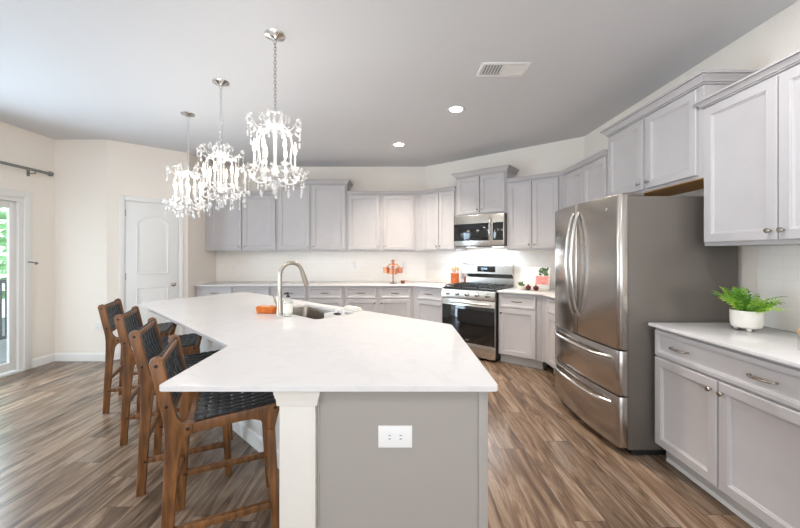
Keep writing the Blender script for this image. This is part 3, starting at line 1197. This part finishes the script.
# column
COLP = mat('column_cream_paint', srgb(224, 218, 209), 0.4)
col = MB().box(-.419, -.2915, 1.216, 1.345, 0, .893, .003).build('column', COLP, isl)
cp = MB()
x0, x1, y0, y1 = -.419, -.2915, 1.216, 1.345
lo = []
for o, z in ((.001, .838), (.007, .838), (.009, .852), (.009, .858), (.016, .878), (.018, .893)):
    lo.append([(x0 - o, y0 - o * .6, z), (x1 + o, y0 - o * .6, z), (x1 + o, y1 + o, z), (x0 - o, y1 + o, z)])
cp.rings(lo, close_back=True)
cp.build('capital', COLP, col)
bs = MB()
lo = []
for o, z in ((.012, 0), (.012, .09), (.008, .104), (.001, .108)):
    lo.append([(x0 - o, y0 - o * .6, z), (x1 + o, y0 - o * .6, z), (x1 + o, y1 + o, z), (x0 - o, y1 + o, z)])
bs.rings(lo, close_back=True)
bs.build('plinth', COLP, col)


def side_front(x0, x1, z0, z1, kind, nm):
    """fronts on the +X side of the island: local front faces -y; rotate so it faces +X"""
    mb = MB()
    if kind == 'door':
        mb.door(x0, x1, z0, z1, 0)
    else:
        mb.drawer(x0, x1, z0, z1, 0)
    o = mb.build(nm, CAB, isl, loc=(.3006, 0, 0), rotz=PI / 2)
    return o


for (a, b) in ((1.285, 1.70), (1.715, 2.14)):
    d = side_front(a, b, .71, .878, 'drawer', 'drawer')
    pull(d, (a + b) / 2 if a > 1.5 else 1.40, -.02, .79)
    d = side_front(a, b, .122, .70, 'door', 'door')
    knob(d, b - .03 if a < 1.5 else a + .03, -.02, .64)

outlet('white horizontal power outlet on the grey island end panel', (0, 1.240), 0, -.010, 0, .7175, .122, .079, True)

# sink
sk = thing('sink', 'stainless undermount sink set in the island countertop', 'sink', (0, 0, 0))
io = round_poly([sn(S0 - .004, N0 - .004), sn(S1 + .004, N0 - .004), sn(S1 + .004, N1 + .004), sn(S0 - .004, N1 + .004)], .05)
ii = round_poly([sn(S0 + .012, N0 + .012), sn(S1 - .012, N0 + .012), sn(S1 - .012, N1 - .012), sn(S0 + .012, N1 - .012)], .06)
orr = round_poly([sn(S0 - .025, N0 - .02), sn(S1 + .025, N0 - .02), sn(S1 + .025, N1 + .02), sn(S0 - .025, N1 + .02)], .05)
MB().rings([[(p[0], p[1], .8932) for p in orr], [(p[0], p[1], .8934) for p in io], [(p[0], p[1], .73) for p in ii], [(p[0], p[1], .715) for p in
            round_poly([sn(S0 + .03, N0 + .03), sn(S1 - .03, N0 + .03), sn(S1 - .03, N1 - .03), sn(S0 + .03, N1 - .03)], .05)]]).build('basin', SINKS, sk)
dc = sn((S0 + S1) / 2, (N0 + N1) / 2)
MB().lathe([(.045, .7152), (.045, .718), (.03, .7175), (0, .7165)], 20, c=(dc[0], dc[1], 0)).build('drain', CHROME, sk)

# faucet
fq = sn(-2.42, 1.305)
fc = thing('faucet', 'tall brushed nickel gooseneck faucet beside the sink', 'faucet', (fq[0], fq[1], CT1 + .0003), math.atan2(DN.y, DN.x))
MB().lathe([(.028, 0), (.028, .006), (.024, .012), (.022, .05), (.021, .11), (.0185, .118), (.0165, .13)], 18).build('body', NICKEL, fc)
pts = [(0, 0, .12), (0, 0, .27)]
for k in range(13):
    a = PI - PI * k / 12 * .93
    pts.append((.096 + .096 * math.cos(a), 0, .298 + .094 * math.sin(a)))
MB().tube(pts, .0155, 12).build('spout', NICKEL, fc)
e = Vector(pts[-1])
dd = (Vector(pts[-1]) - Vector(pts[-2])).normalized()
MB().tube([e, e + dd * .03, e + dd * .085, e + dd * .12], [.0165, .0185, .021, .019], 12).build('spray_head', NICKEL, fc)
MB().tube([(0, .02, .07), (0, .042, .078), (-.008, .058, .10), (-.02, .068, .145)], [.010, .010, .0075, .006], 8).build('lever', NICKEL, fc)

# soap dispenser
so = thing('soap_dispenser', 'clear soap bottle with cream label and black pump by the faucet', 'soap bottle', (-.815, 2.555, CT1 + .0003))
MB().lathe([(.031, 0), (.034, .004), (.034, .105), (.028, .122), (.015, .13), (.015, .14), (0, .14)], 20).build('bottle', BOTTLE, so)
MB().lathe([(0, .004), (.0305, .005), (.0305, .085), (0, .086)], 20).build('soap', mat('pale_soap', srgb(226, 228, 214), .3), so)
MB().lathe([(.0345, .025), (.0345, .095)], 20, caps=False).build('label', LABELP, so)
MB().lathe([(.015, .1405), (.015, .150), (.006, .152), (.006, .166), (0, .167)], 14).tube([(.006, 0, .167), (-.008, -.004, .170), (-.026, -.012, .166)], [.008, .007, .005], 8).build('pump', BLACKM, so)

# orange dish
od_ = thing('sponge_dish', 'orange ceramic dish on the island countertop left of the faucet', 'dish', (-1.02, 2.70, CT1 + .0003), R(-8))
lo = []


def rr(hx, hy, z, r=.02):
    return [(p[0], p[1], z) for p in round_poly([(-hx, -hy), (hx, -hy), (hx, hy), (-hx, hy)], r, 4)]


MB().rings([rr(.070, .040, 0), rr(.074, .044, .004), rr(.080, .05, .046), rr(.080, .05, .05), rr(.075, .045, .05), rr(.068, .038, .012)], close_back=True).build('dish', ORANGE, od_)
MB().box(-.055, .02, -.03, .03, .0125, .052, .006).build('sponge', mat('tan_sponge', srgb(224, 172, 120), .9), od_)
MB().tube([(.03, -.02, .03), (.075, -.005, .056), (.11, .01, .066)], [.010, .008, .006], 8).build('brush_handle', SPOON, od_)

# caddy inside the sink, towel and scrub pad
cq = sn(-2.245, 1.685)
rk = thing('sink_caddy', 'white slotted caddy hanging inside the right back corner of the sink', 'caddy', (cq[0], cq[1], .80), math.atan2(DS.y, DS.x))
cd = MB()
cd.box(-.085, .085, -.045, -.041, 0, .098, .001).box(-.085, .085, .041, .045, 0, .098, .001).box(-.085, -.081, -.041, .041, 0, .098, .001).box(.081, .085, -.041, .041, 0, .098, .001)
cd.box(-.081, .081, -.041, .041, 0, .004)
cd.build('basket', PLASTIC, rk)
for x in (-.05, .05):
    MB().box(x - .008, x + .008, .0452, .0475, .04, .117, .0005).box(x - .008, x + .008, .0452, .085, .1148, .117, .0005).build('hook', PLASTIC, rk)
tw = sn(-2.19, 1.823)
tl = thing('dish_towel', 'folded white dish towel behind the sink, near the caddy', 'towel', (tw[0], tw[1], CT1 + .0003), math.atan2(DS.y, DS.x))
MB().box(-.085, .085, -.03, .03, 0, .016, .006, 3).build('lower_fold', TOWEL, tl)
MB().box(-.078, .075, -.027, .025, .0163, .030, .006, 3).build('upper_fold', TOWEL, tl)
sp = sn(-2.215, 1.685)
tag(MB().box(-.03, .03, -.018, .018, 0, .10, .006).build('scrub_pad', mat('charcoal_scrub', srgb(52, 50, 48), .9), loc=(sp[0], sp[1], .8045), rotz=math.atan2(DS.y, DS.x)),
    'dark scrub pad standing in the white sink caddy', 'scrub pad')

# ------------------------------------------------------------------ counter stools
SW, SD = .44, .455                          # frame spacing, depth


def plank(mb, poly, y, th=.032, b=.004):
    """poly in (x,z), extruded along y about y"""
    m = Matrix(((1, 0, 0, 0), (0, 0, 1, y - th / 2), (0, 1, 0, 0), (0, 0, 0, 1)))
    mb.prism(poly, 0, th, b, m=m)
    return mb


def make_stool(label):
    st = thing('counter_stool', label, 'stool', (0, 0, 0), 0, 'counter stools along the island')
    for s in (-1, 1):
        y = s * SW / 2
        # rear leg runs up into the back post
        rear = [(-.022, 0), (.020, 0), (.046, .42), (.060, .555), (.075, .585), (.105, .600), (.105, .645), (.066, .650),
                (.046, .675), (.026, .76), (-.004, .915), (-.010, .932), (-.028, .942), (-.048, .934), (-.054, .915), (-.038, .84), (-.004, .67), (.0, .62), (.0, .56), (-.004, .42)]
        plank(MB(), rear, y).build('rear_leg', STOOLW, st)
        rail = [(.1052, .600), (.20, .606), (.30, .612), (.345, .610), (.375, .598), (.392, .575), (.398, .55), (.440, .55), (.450, .600), (.462, .640), (.455, .664), (.44, .668), (.1052, .645)]
        rr_ = plank(MB(), rail, y).build('seat_rail', STOOLW, st)
        front = [(.3985, .5498), (.4398, .5498), (.470, .0), (.432, .0)]
        plank(MB(), front, y).build('front_leg', STOOLW, st)
        MB().box(.028, .428, y - .012, y + .012, .175, .205, .003).build('side_stretcher', STOOLW, st)
        pg = MB()
        for (px, pz) in ((-.028, .905), (.008, .73), (.085, .622), (.44, .648), (.022, .19)):
            pg.lathe([(.0075, -.0175), (.0075, .0175)], 10, m=Matrix.Translation((px, y, pz)) @ Matrix.Rotation(R(90), 4, 'X'))
        pg.build('peg', PEG, st)
    for (x, z, nm) in ((.010, .28, 'rear_stretcher'), (.440, .17, 'foot_rail')):
        MB().box(x - .012, x + .012, -SW / 2 + .0165, SW / 2 - .0165, z - .016, z + .016, .003).build(nm, STOOLW, st)
    MB().box(.415, .44, -SW / 2 + .0165, SW / 2 - .0165, .615, .65, .003).build('front_seat_bar', STOOLW, st)
    MB().box(.075, .10, -SW / 2 + .0165, SW / 2 - .0165, .605, .635, .003).build('rear_seat_bar', STOOLW, st)
    MB().box(-.030, -.010, -SW / 2 + .0165, SW / 2 - .0165, .895, .922, .003).build('top_back_bar', STOOLW, st)
    MB().box(.012, .034, -SW / 2 + .0165, SW / 2 - .0165, .69, .715, .003).build('low_back_bar', STOOLW, st)

    def weave(O, ea, eb, en, La, Lb, na, nb, amp, thick, wr=.86, sag=0.0, wrapb=.0):
        """woven straps: na straps run along eb, nb straps run along ea"""
        mb = MB()
        O, ea, eb, en = Vector(O), Vector(ea), Vector(eb), Vector(en)

        def pt(a, b, h):
            sg = sag * math.sin(PI * min(max(a / La, 0), 1)) * math.sin(PI * min(max(b / Lb, 0), 1))
            return O + ea * a + eb * b + en * (h - sg)
        for fam in (0, 1):
            n1, n2 = (na, nb) if fam == 0 else (nb, na)
            W, Lh = (La, Lb) if fam == 0 else (Lb, La)
            pit = W / n1
            for i in range(n1):
                c = (i + .5) * pit
                hw = pit * wr / 2
                m_ = n2 * 4
                rows = []
                for k in range(m_ + 1):
                    q = Lh * k / m_
                    ph = PI * (q / (Lh / n2)) + PI * i + (0 if fam == 0 else PI)
                    hgt = amp * math.sin(ph)
                    row = []
                    for (ww, hh) in ((-hw, 0), (-hw * .8, thick), (hw * .8, thick), (hw, 0), (hw * .8, -thick), (-hw * .8, -thick)):
                        a, b = (c + ww, q) if fam == 0 else (q, c + ww)
                        row.append(pt(a, b, hgt + hh * .5))
                    rows.append(row)
                mb.rings(rows, close_back=True)
        return mb
    # seat: hangs between the two rails, slightly dished, wraps over the rails
    a0, a1 = .108, .445
    sl_ = Vector((a1 - a0, 0, .020)).normalized()
    weave((a0, -SW / 2 - .014, .652), sl_, (0, 1, 0), (0, 0, 1), (a1 - a0), SW + .028, 7, 9, .0035, .0045, wr=.80, sag=.018).build('woven_seat', LEATH, st)
    up = Vector((-.058, 0, .225)).normalized()
    weave((.030, -SW / 2 + .018, .712), (0, 1, 0), up, Vector((up.z, 0, -up.x)), SW - .036, .225, 9, 5, .0035, .0045, sag=.02).build('woven_back', LEATH, st)
    return st


SA = R(25)
feet = [(-2.524, 2.982, 'walnut counter stool with black woven seat, farthest from the camera'),
        (-1.978, 2.488, 'walnut counter stool with black woven seat, second from the far end'),
        (-1.466, 1.968, 'walnut counter stool with black woven seat, just behind the nearest one'),
        (-.985, 1.457, 'nearest walnut counter stool, tucked in beside the white island column')]
wv = Vector((-math.sin(SA), math.cos(SA)))
st0 = make_stool(feet[0][2])
for i, (x, y, lab) in enumerate(feet):
    L_ = (x + wv.x * SW / 2, y + wv.y * SW / 2, 0)
    if i == 0:
        st0.location = L_
        st0.rotation_euler.z = SA
    else:
        dup(st0, L_, SA, lab)

# ------------------------------------------------------------------ chandeliers


def arc(pts_, n=10):
    """catmull-rom through points"""
    P = [Vector(p) for p in pts_]
    P = [P[0] * 2 - P[1]] + P + [P[-1] * 2 - P[-2]]
    out = []
    for i in range(1, len(P) - 2):
        for k in range(n):
            u = k / n
            a, b, c, d = P[i - 1], P[i], P[i + 1], P[i + 2]
            out.append(.5 * ((2 * b) + (c - a) * u + (2 * a - 5 * b + 4 * c - d) * u * u + (3 * b - a - 3 * c + d) * u ** 3))
    out.append(P[-2])
    return out


def bead(mb, x, y, z, r=.010, s=1.0):
    mb.lathe([(0, -r * s), (r * .75, -r * .6 * s), (r, 0), (r * .75, r * .6 * s), (0, r * s)], 6, c=(x, y, z))


def make_chandelier(label):
    ch = thing('chandelier', label, 'chandelier', (0, 0, H), 0, 'crystal chandeliers over the island')
    MB().lathe([(0, -.034), (.012, -.033), (.02, -.026), (.045, -.018), (.064, -.010), (.068, -.0004)], 24).build('canopy', CHROME, ch)
    cn = MB()
    zt, zb = -.035, -.535
    nl = 22
    for k in range(nl):
        z0 = zt + (zb - zt) * k / nl
        L = (zt - zb) / nl * 1.25
        pts = []
        for j in range(10):
            a = 2 * PI * j / 10
            q = Vector((.0088 * math.cos(a), 0, z0 - L / 2 + L / 2 * math.sin(a)))
            if k % 2:
                q = Vector((0, q.x, q.z))
            pts.append(q)
        cn.tube(pts, .0029, 5, closed=True)
    cn.build('chain', CHROME, ch)
    # turned crystal stem
    MB().lathe([(0, -.53), (.008, -.54), (.014, -.56), (.008, -.585), (.006, -.64), (.014, -.67), (.016, -.69), (.008, -.71), (.006, -.80), (.008, -.86),
                (.022, -.90), (.026, -.925), (.014, -.95), (.012, -.97), (.03, -1.0), (.034, -1.02), (.016, -1.045), (.02, -1.06), (.008, -1.08), (0, -1.085)], 14).build('stem', CRYSTAL, ch)
    MB().lathe([(.02, -.945), (.05, -.955), (.055, -.965), (.02, -.972)], 20).build('hub', CHROME, ch)
    n = 6
    for i in range(n):
        a = 2 * PI * i / n + .3
        ca, sa = math.cos(a), math.sin(a)

        def p(r, z):
            return (r * ca, r * sa, z)
        arm = MB().tube(arc([p(.03, -.955), p(.08, -1.0), p(.135, -.985), p(.16, -.935), p(.13, -.90)]), .006, 7).build('arm', CRYSTAL, ch)
        MB().lathe([(.006, -.905), (.026, -.892), (.030, -.884), (.010, -.884), (.008, -.87)], 12, c=(.130 * ca, .130 * sa, 0)).build('candle_cup', CRYSTAL, arm)
        MB().lathe([(.007, -.8695), (.007, -.81), (.005, -.798)], 10, c=(.130 * ca, .130 * sa, 0)).build('candle_sleeve', CRYSTAL, arm)
        MB().lathe([(.005, -.7978), (.010, -.785), (.0125, -.768), (.008, -.74), (.003, -.716), (0, -.712)], 10, c=(.130 * ca, .130 * sa, 0)).build('bulb', BULB, arm)
        # tall S rods up to the crown, with a scroll that curls outwards
        a2 = a + PI / n
        c2, s2 = math.cos(a2), math.sin(a2)

        def q(r, z):
            return (r * c2, r * s2, z)
        MB().tube(arc([q(.20, -.96), q(.15, -.93), q(.115, -.84), q(.125, -.74), q(.11, -.66), q(.04, -.60)]), .0048, 6).build('upright', CRYSTAL, ch)
        MB().tube(arc([q(.02, -.60), q(.07, -.655), q(.13, -.64), q(.175, -.585), q(.19, -.62), q(.17, -.64), q(.155, -.62)]), .0065, 6).build('scroll', CRYSTAL, ch)
        # small inner crown scrolls
        MB().tube(arc([p(.012, -.60), p(.04, -.62), p(.07, -.575), p(.075, -.535), p(.095, -.56), p(.085, -.585)]), .0065, 6).build('crown_scroll', CRYSTAL, ch)
        # drops: from the scrolls, the cups, and the lower swags
        for (rr_, aa, zt_, ln) in ((.185, a2, -.635, .07), (.13, a, -.905, .06), (.19, a + .16, -.93, .07), (.19, a - .16, -.93, .07), (.20, a2, -.965, .10), (.09, a, -.60, .03), (.10, a2, -1.0, .07)):
            x, y = rr_ * math.cos(aa), rr_ * math.sin(aa)
            mb = MB()
            nb = max(1, int(ln / .022) - 1)
            for k in range(nb):
                bead(mb, x, y, zt_ - .011 - k * .021, .0065)
            zz = zt_ - .004 - nb * .021
            mb.lathe([(0, 0), (.003, -.006), (.008, -.028), (.006, -.040), (0, -.046)], 6, c=(x, y, zz))
            mb.build('crystal_drop', CRYSTAL, ch)
        # bead swags between cups
        b = a + 2 * PI / n
        mb = MB()
        for k in range(1, 9):
            u = k / 9
            r_ = .175
            x = r_ * (ca * (1 - u) + math.cos(b) * u)
            y = r_ * (sa * (1 - u) + math.sin(b) * u)
            bead(mb, x, y, -.905 - .06 * math.sin(PI * u), .0075)
        mb.build('bead_swag', CRYSTAL, ch)
        # leaf rosettes along the lower ring
        mb = MB()
        for k in range(6):
            t = a2 + (k - 2.5) * .12
            rr2 = .205 + .012 * (k % 2)
            bead(mb, rr2 * math.cos(t), rr2 * math.sin(t), -.945 + .012 * ((k * 7) % 3), .0105)
        mc = MB()
        for k in range(4):
            t = a2 + (k - 1.5) * .11
            bead(mc, .18 * math.cos(t), .18 * math.sin(t), -.600 + .012 * (k % 2), .010)
        mb.build('rosette', CRYSTAL, ch)
        mc.build('crown_rosette', CRYSTAL, ch)
    ld = bpy.data.lights.new('chandelier_glow', 'POINT')
    ld.energy = 3
    ld.color = (1.0, .93, .84)
    ld.shadow_soft_size = .12
    lo = bpy.data.objects.new('chandelier_glow', ld)
    C.objects.link(lo)
    lo.parent = ch
    lo.location = (0, 0, -.76)
    return ch


chs = [(-.829, 2.326, 'largest-looking crystal chandelier, nearest the camera over the island'),
       (-1.523, 2.965, 'middle one of the three crystal chandeliers over the island'),
       (-2.212, 3.634, 'crystal chandelier farthest back, in front of the white pantry door')]
c0 = make_chandelier(chs[0][2])
for i, (x, y, lab) in enumerate(chs):
    if i == 0:
        c0.location = (x, y, H)
    else:
        dup(c0, (x, y, H), .35 * i, lab)

# ------------------------------------------------------------------ things on the counters
# copper measuring cup stand
cs = thing('measuring_cup_stand', 'copper measuring cups hanging on a stand on the back counter', 'utensil stand', (-.077, 5.40, CT1 + .0003))
MB().lathe([(.055, 0), (.055, .006), (.03, .012), (.012, .016), (.009, .03)], 20).build('base', COPB, cs)
MB().tube([(0, 0, .02), (0, 0, .34)], .008, 8).build('stem', COPB, cs)
MB().lathe([(0, .325), (.022, .335), (.03, .352), (.024, .372), (0, .38)], 14).build('finial', COPPER, cs)
for i, a in enumerate((180, 0, 250, 300)):
    a = R(a)
    d = Vector((math.cos(a), math.sin(a), 0))
    L = .105 if i < 2 else .06
    ar = MB().tube(arc([(0, 0, .31), tuple(d * L * .5 + Vector((0, 0, .30))), tuple(d * L + Vector((0, 0, .255)))], 6), .009, 7).build('arm', COPPER, cs)
    rad = (.050, .048, .044, .040)[i]
    c = d * L + Vector((0, 0, .165 if i < 2 else .15))
    MB().lathe([(rad * .75, .0), (rad * .95, .006), (rad, .085), (rad + .003, .088), (rad - .003, .085), (rad * .9, .008), (0, .005)], 16, c=tuple(c)).build('measuring_cup', COPPER, cs)
sc_ = thing('copper_scoop', 'small dark copper scoop lying right of the measuring cup stand', 'scoop', (.075, 5.36, CT1 + .0003), R(-10))
MB().lathe([(0, .0), (.022, .004), (.032, .03), (.034, .05), (.030, .05), (.026, .02), (0, .01)], 14).build('bowl', COPB, sc_)
MB().tube([(.03, 0, .045), (.07, 0, .05), (.10, 0, .03)], [.006, .005, .007], 7).build('handle', COPPER, sc_)

# crock with utensils
ck = thing('utensil_crock', 'terracotta crock of wooden utensils left of the range', 'crock', (*rpt(.655, .17), CT1 + .0003))
MB().lathe([(.0, 0), (.058, 0), (.062, .006), (.064, .16), (.067, .165), (.064, .172), (.057, .172), (.055, .02), (0, .012)], 22).build('crock', TERRA, ck)
for i, (dx, dy, hh) in enumerate(((-.02, 0, .25), (.01, .02, .265), (.03, -.01, .255), (-.01, -.02, .24))):
    u_ = MB().tube([(dx * .6, dy * .6, .02), (dx * 1.5, dy * 1.5, hh - .05)], .006, 7)
    u_.lathe([(0, -.035), (.013, -.024), (.02, 0), (.016, .022), (0, .032)], 10, m=Matrix.Translation((dx * 1.6, dy * 1.6, hh - .02)) @ Matrix.Scale(.35, 4, (0, 1, 0)))
    u_.build('spoon' if i % 2 else 'spatula', SPOON, ck)

# cookbook on easel
bk = thing('cookbook', 'open white cookbook propped on an easel right of the range', 'book', (*rpt(1.855, .20), CT1 + .0003), RA)
tilt = Matrix.Rotation(R(-16), 4, 'X')
MB().box(-.17, .17, -.075, .03, 0, .012, .003).box(-.17, .17, -.078, -.066, .012, .03, .002).build('easel_ledge', WHITEC, bk)
MB().box(-.15, .15, .0, .010, 0, .22, .002, m=Matrix.Translation((0, -.03, .0125)) @ tilt).build('easel_back', WHITEC, bk)
for s in (-1, 1):
    mm = Matrix.Translation((0, -.0445, .0125)) @ tilt @ Matrix.Rotation(R(5 * s), 4, 'Z')
    pgm = MB().box(min(0, s * .185), max(0, s * .185), -.008, .004, .0, .29, .002, m=mm).build('page_block', mat('page_white', srgb(240, 236, 232), .6), bk)
    if s > 0:
        MB().box(.015, .17, -.0092, -.0084, .06, .17, m=mm).build('pink_picture', noise_mat('pink_print', srgb(224, 120, 116), srgb(236, 176, 168), nscale=24, rough=.6), pgm)
        gm = MB()
        for k in range(26):
            x, z = random.uniform(.05, .15), random.uniform(.185, .275)
            gm.box(-.016, .016, -.0094, -.0084, -.010, .010, m=mm @ Matrix.Translation((x, 0, z)) @ Matrix.Rotation(random.uniform(0, 3), 4, 'Y'))
        gm.build('leaf_picture', noise_mat('green_print', srgb(96, 136, 84), srgb(60, 96, 58), nscale=40, rough=.6), pgm)
        tx = MB()
        for k in range(3):
            tx.box(.02, .16 - .03 * k, -.0092, -.0084, .045 - k * .012, .049 - k * .012, m=mm)
        tx.build('text_lines', mat('grey_print', srgb(170, 166, 162), .7), pgm)
    else:
        tx = MB()
        for k in range(9):
            tx.box(-.165, -.03 - .01 * (k % 3), -.0092, -.0084, .235 - k * .018, .239 - k * .018, m=mm)
        tx.build('text_lines', mat('grey_print'), pgm)

sp_ = thing('succulent', 'small leafy succulent in a white pot beside the cookbook', 'plant', (*rpt(1.72, .33), CT1 + .0003))
MB().lathe([(0, 0), (.032, 0), (.04, .01), (.045, .05), (.041, .05), (.036, .014), (0, .012)], 18).build('pot', WHITEC, sp_)
MB().lathe([(0, .04), (.0395, .04), (.0395, .036), (0, .036)], 14).build('soil', SOIL, sp_)
SUC = noise_mat('succulent_green', srgb(120, 146, 92), srgb(84, 112, 66), nscale=25, rough=.55)
lf = MB()
for k in range(22):
    a, el = k * 2.4, R(25 + (k % 5) * 15)
    d = Vector((math.cos(a) * math.cos(el), math.sin(a) * math.cos(el), math.sin(el)))
    L = random.uniform(.045, .08)
    b = Vector((0, 0, .042))
    lf.tube([b, b + d * L * .5, b + d * L * .85, b + d * L], [.005, .011, .008, .002], 6)
lf.build('leaves', SUC, sp_)
for (t_, o_, lab) in ((1.825, .375, 'dark red round fruit on the counter, next to the succulent'), (1.915, .36, 'dark red round fruit on the counter, in front of the cookbook')):
    f_ = thing('fruit', lab, 'fruit', (*rpt(t_, o_), CT1 + .0003), 0, 'dark red fruits by the cookbook')
    MB().lathe([(0, 0), (.018, .003), (.032, .02), (.035, .034), (.028, .054), (.010, .064), (0, .065)], 16).build('skin', noise_mat('dark_red_skin', srgb(104, 36, 36), srgb(70, 26, 28), nscale=18, rough=.4), f_)
    MB().lathe([(.006, .062), (.008, .070), (.012, .078), (.007, .074), (0, .066)], 8).build('crown', COPB, f_)

# fern in white footed planter
fn = thing('potted_fern', 'bright green fern in a white footed planter on the right countertop', 'plant', (2.095, 2.075, CT1 + .0003))
MB().lathe([(0, .020), (.062, .020), (.069, .026), (.0735, .05), (.0745, .118), (.072, .122), (.067, .12), (.066, .05), (0, .045)], 32).build('planter', WHITEC, fn)
for k in range(3):
    a = R(-120 + 120 * k)
    MB().lathe([(0, 0), (.009, .003), (.012, .011), (.009, .0205), (0, .0215)], 12, c=(.046 * math.cos(a), .046 * math.sin(a), 0)).build('foot', WHITEC, fn)
MB().lathe([(0, .106), (.0655, .106), (.0655, .100), (0, .100)], 20).build('soil', SOIL, fn)
rng = random.Random(11)
for k in range(96):
    a = rng.uniform(0, 2 * PI)
    d = Vector((math.cos(a), math.sin(a), 0))
    right = d.x - d.y
    if right > .5:
        el, L = R(rng.uniform(24, 62)), rng.uniform(.10, .235)
    else:
        el, L = R(rng.uniform(52, 88)), rng.uniform(.11, .215)
    if d.x > .2:
        L *= .6
        el = max(el, R(50))
    r0 = rng.uniform(.0, .05)
    p0 = d * r0 + Vector((0, 0, .107))
    tw_ = rng.uniform(-.5, .5)
    pts = []
    for j in range(9):
        u = j / 8
        a2 = a + tw_ * u
        d2 = Vector((math.cos(a2), math.sin(a2), 0))
        pts.append(p0 + d2 * L * u * math.cos(el) * (1 + .3 * u) + Vector((0, 0, L * (u * math.sin(el) - .24 * u * u * u))))
    mb = MB()
    mb.tube(pts, [.0016] * 8 + [.0006], 4)
    roll = rng.uniform(-1.0, 1.0)
    n_ = max(6, int(L / .014))
    for j in range(2, n_ + 1):
        u = (j - .3) / n_
        q = u * 8
        i0 = min(int(q), 7)
        c = pts[i0].lerp(pts[i0 + 1], q - i0)
        fw = (pts[i0 + 1] - pts[i0]).normalized()
        side = fw.cross(Vector((0, 0, 1)))
        side = side.normalized() if side.length > .05 else Vector((-d.y, d.x, 0))
        side = (Matrix.Rotation(roll, 3, fw) @ side)
        ll = .026 * math.sin(PI * min(1, u * .80 + .18)) + .004
        for s_ in (-1, 1):
            tip = c + side * s_ * ll + fw * ll * rng.uniform(.2, .8) + Vector((0, 0, rng.uniform(-.4, .15) * ll))
            md = c.lerp(tip, .5)
            wd = fw * min(.0042, ll * .2)
            mb.quad(c, md - wd, tip, md + wd + Vector((0, 0, .0015)))
    mb.build('frond', (LEAF, LEAF2, LEAF3)[k % 3], fn, smooth=False)

jr = thing('canister', 'small wood-lidded container at the right edge of the fern countertop', 'canister', (1.936, 1.61, CT1 + .0003))
MB().lathe([(0, 0), (.044, 0), (.047, .004), (.047, .078), (.044, .080), (0, .080)], 24).build('jar', BOTTLE, jr)
MB().lathe([(0, .0805), (.047, .0805), (.049, .084), (.049, .098), (.046, .102), (0, .102)], 24).build('lid', SPOON, jr)
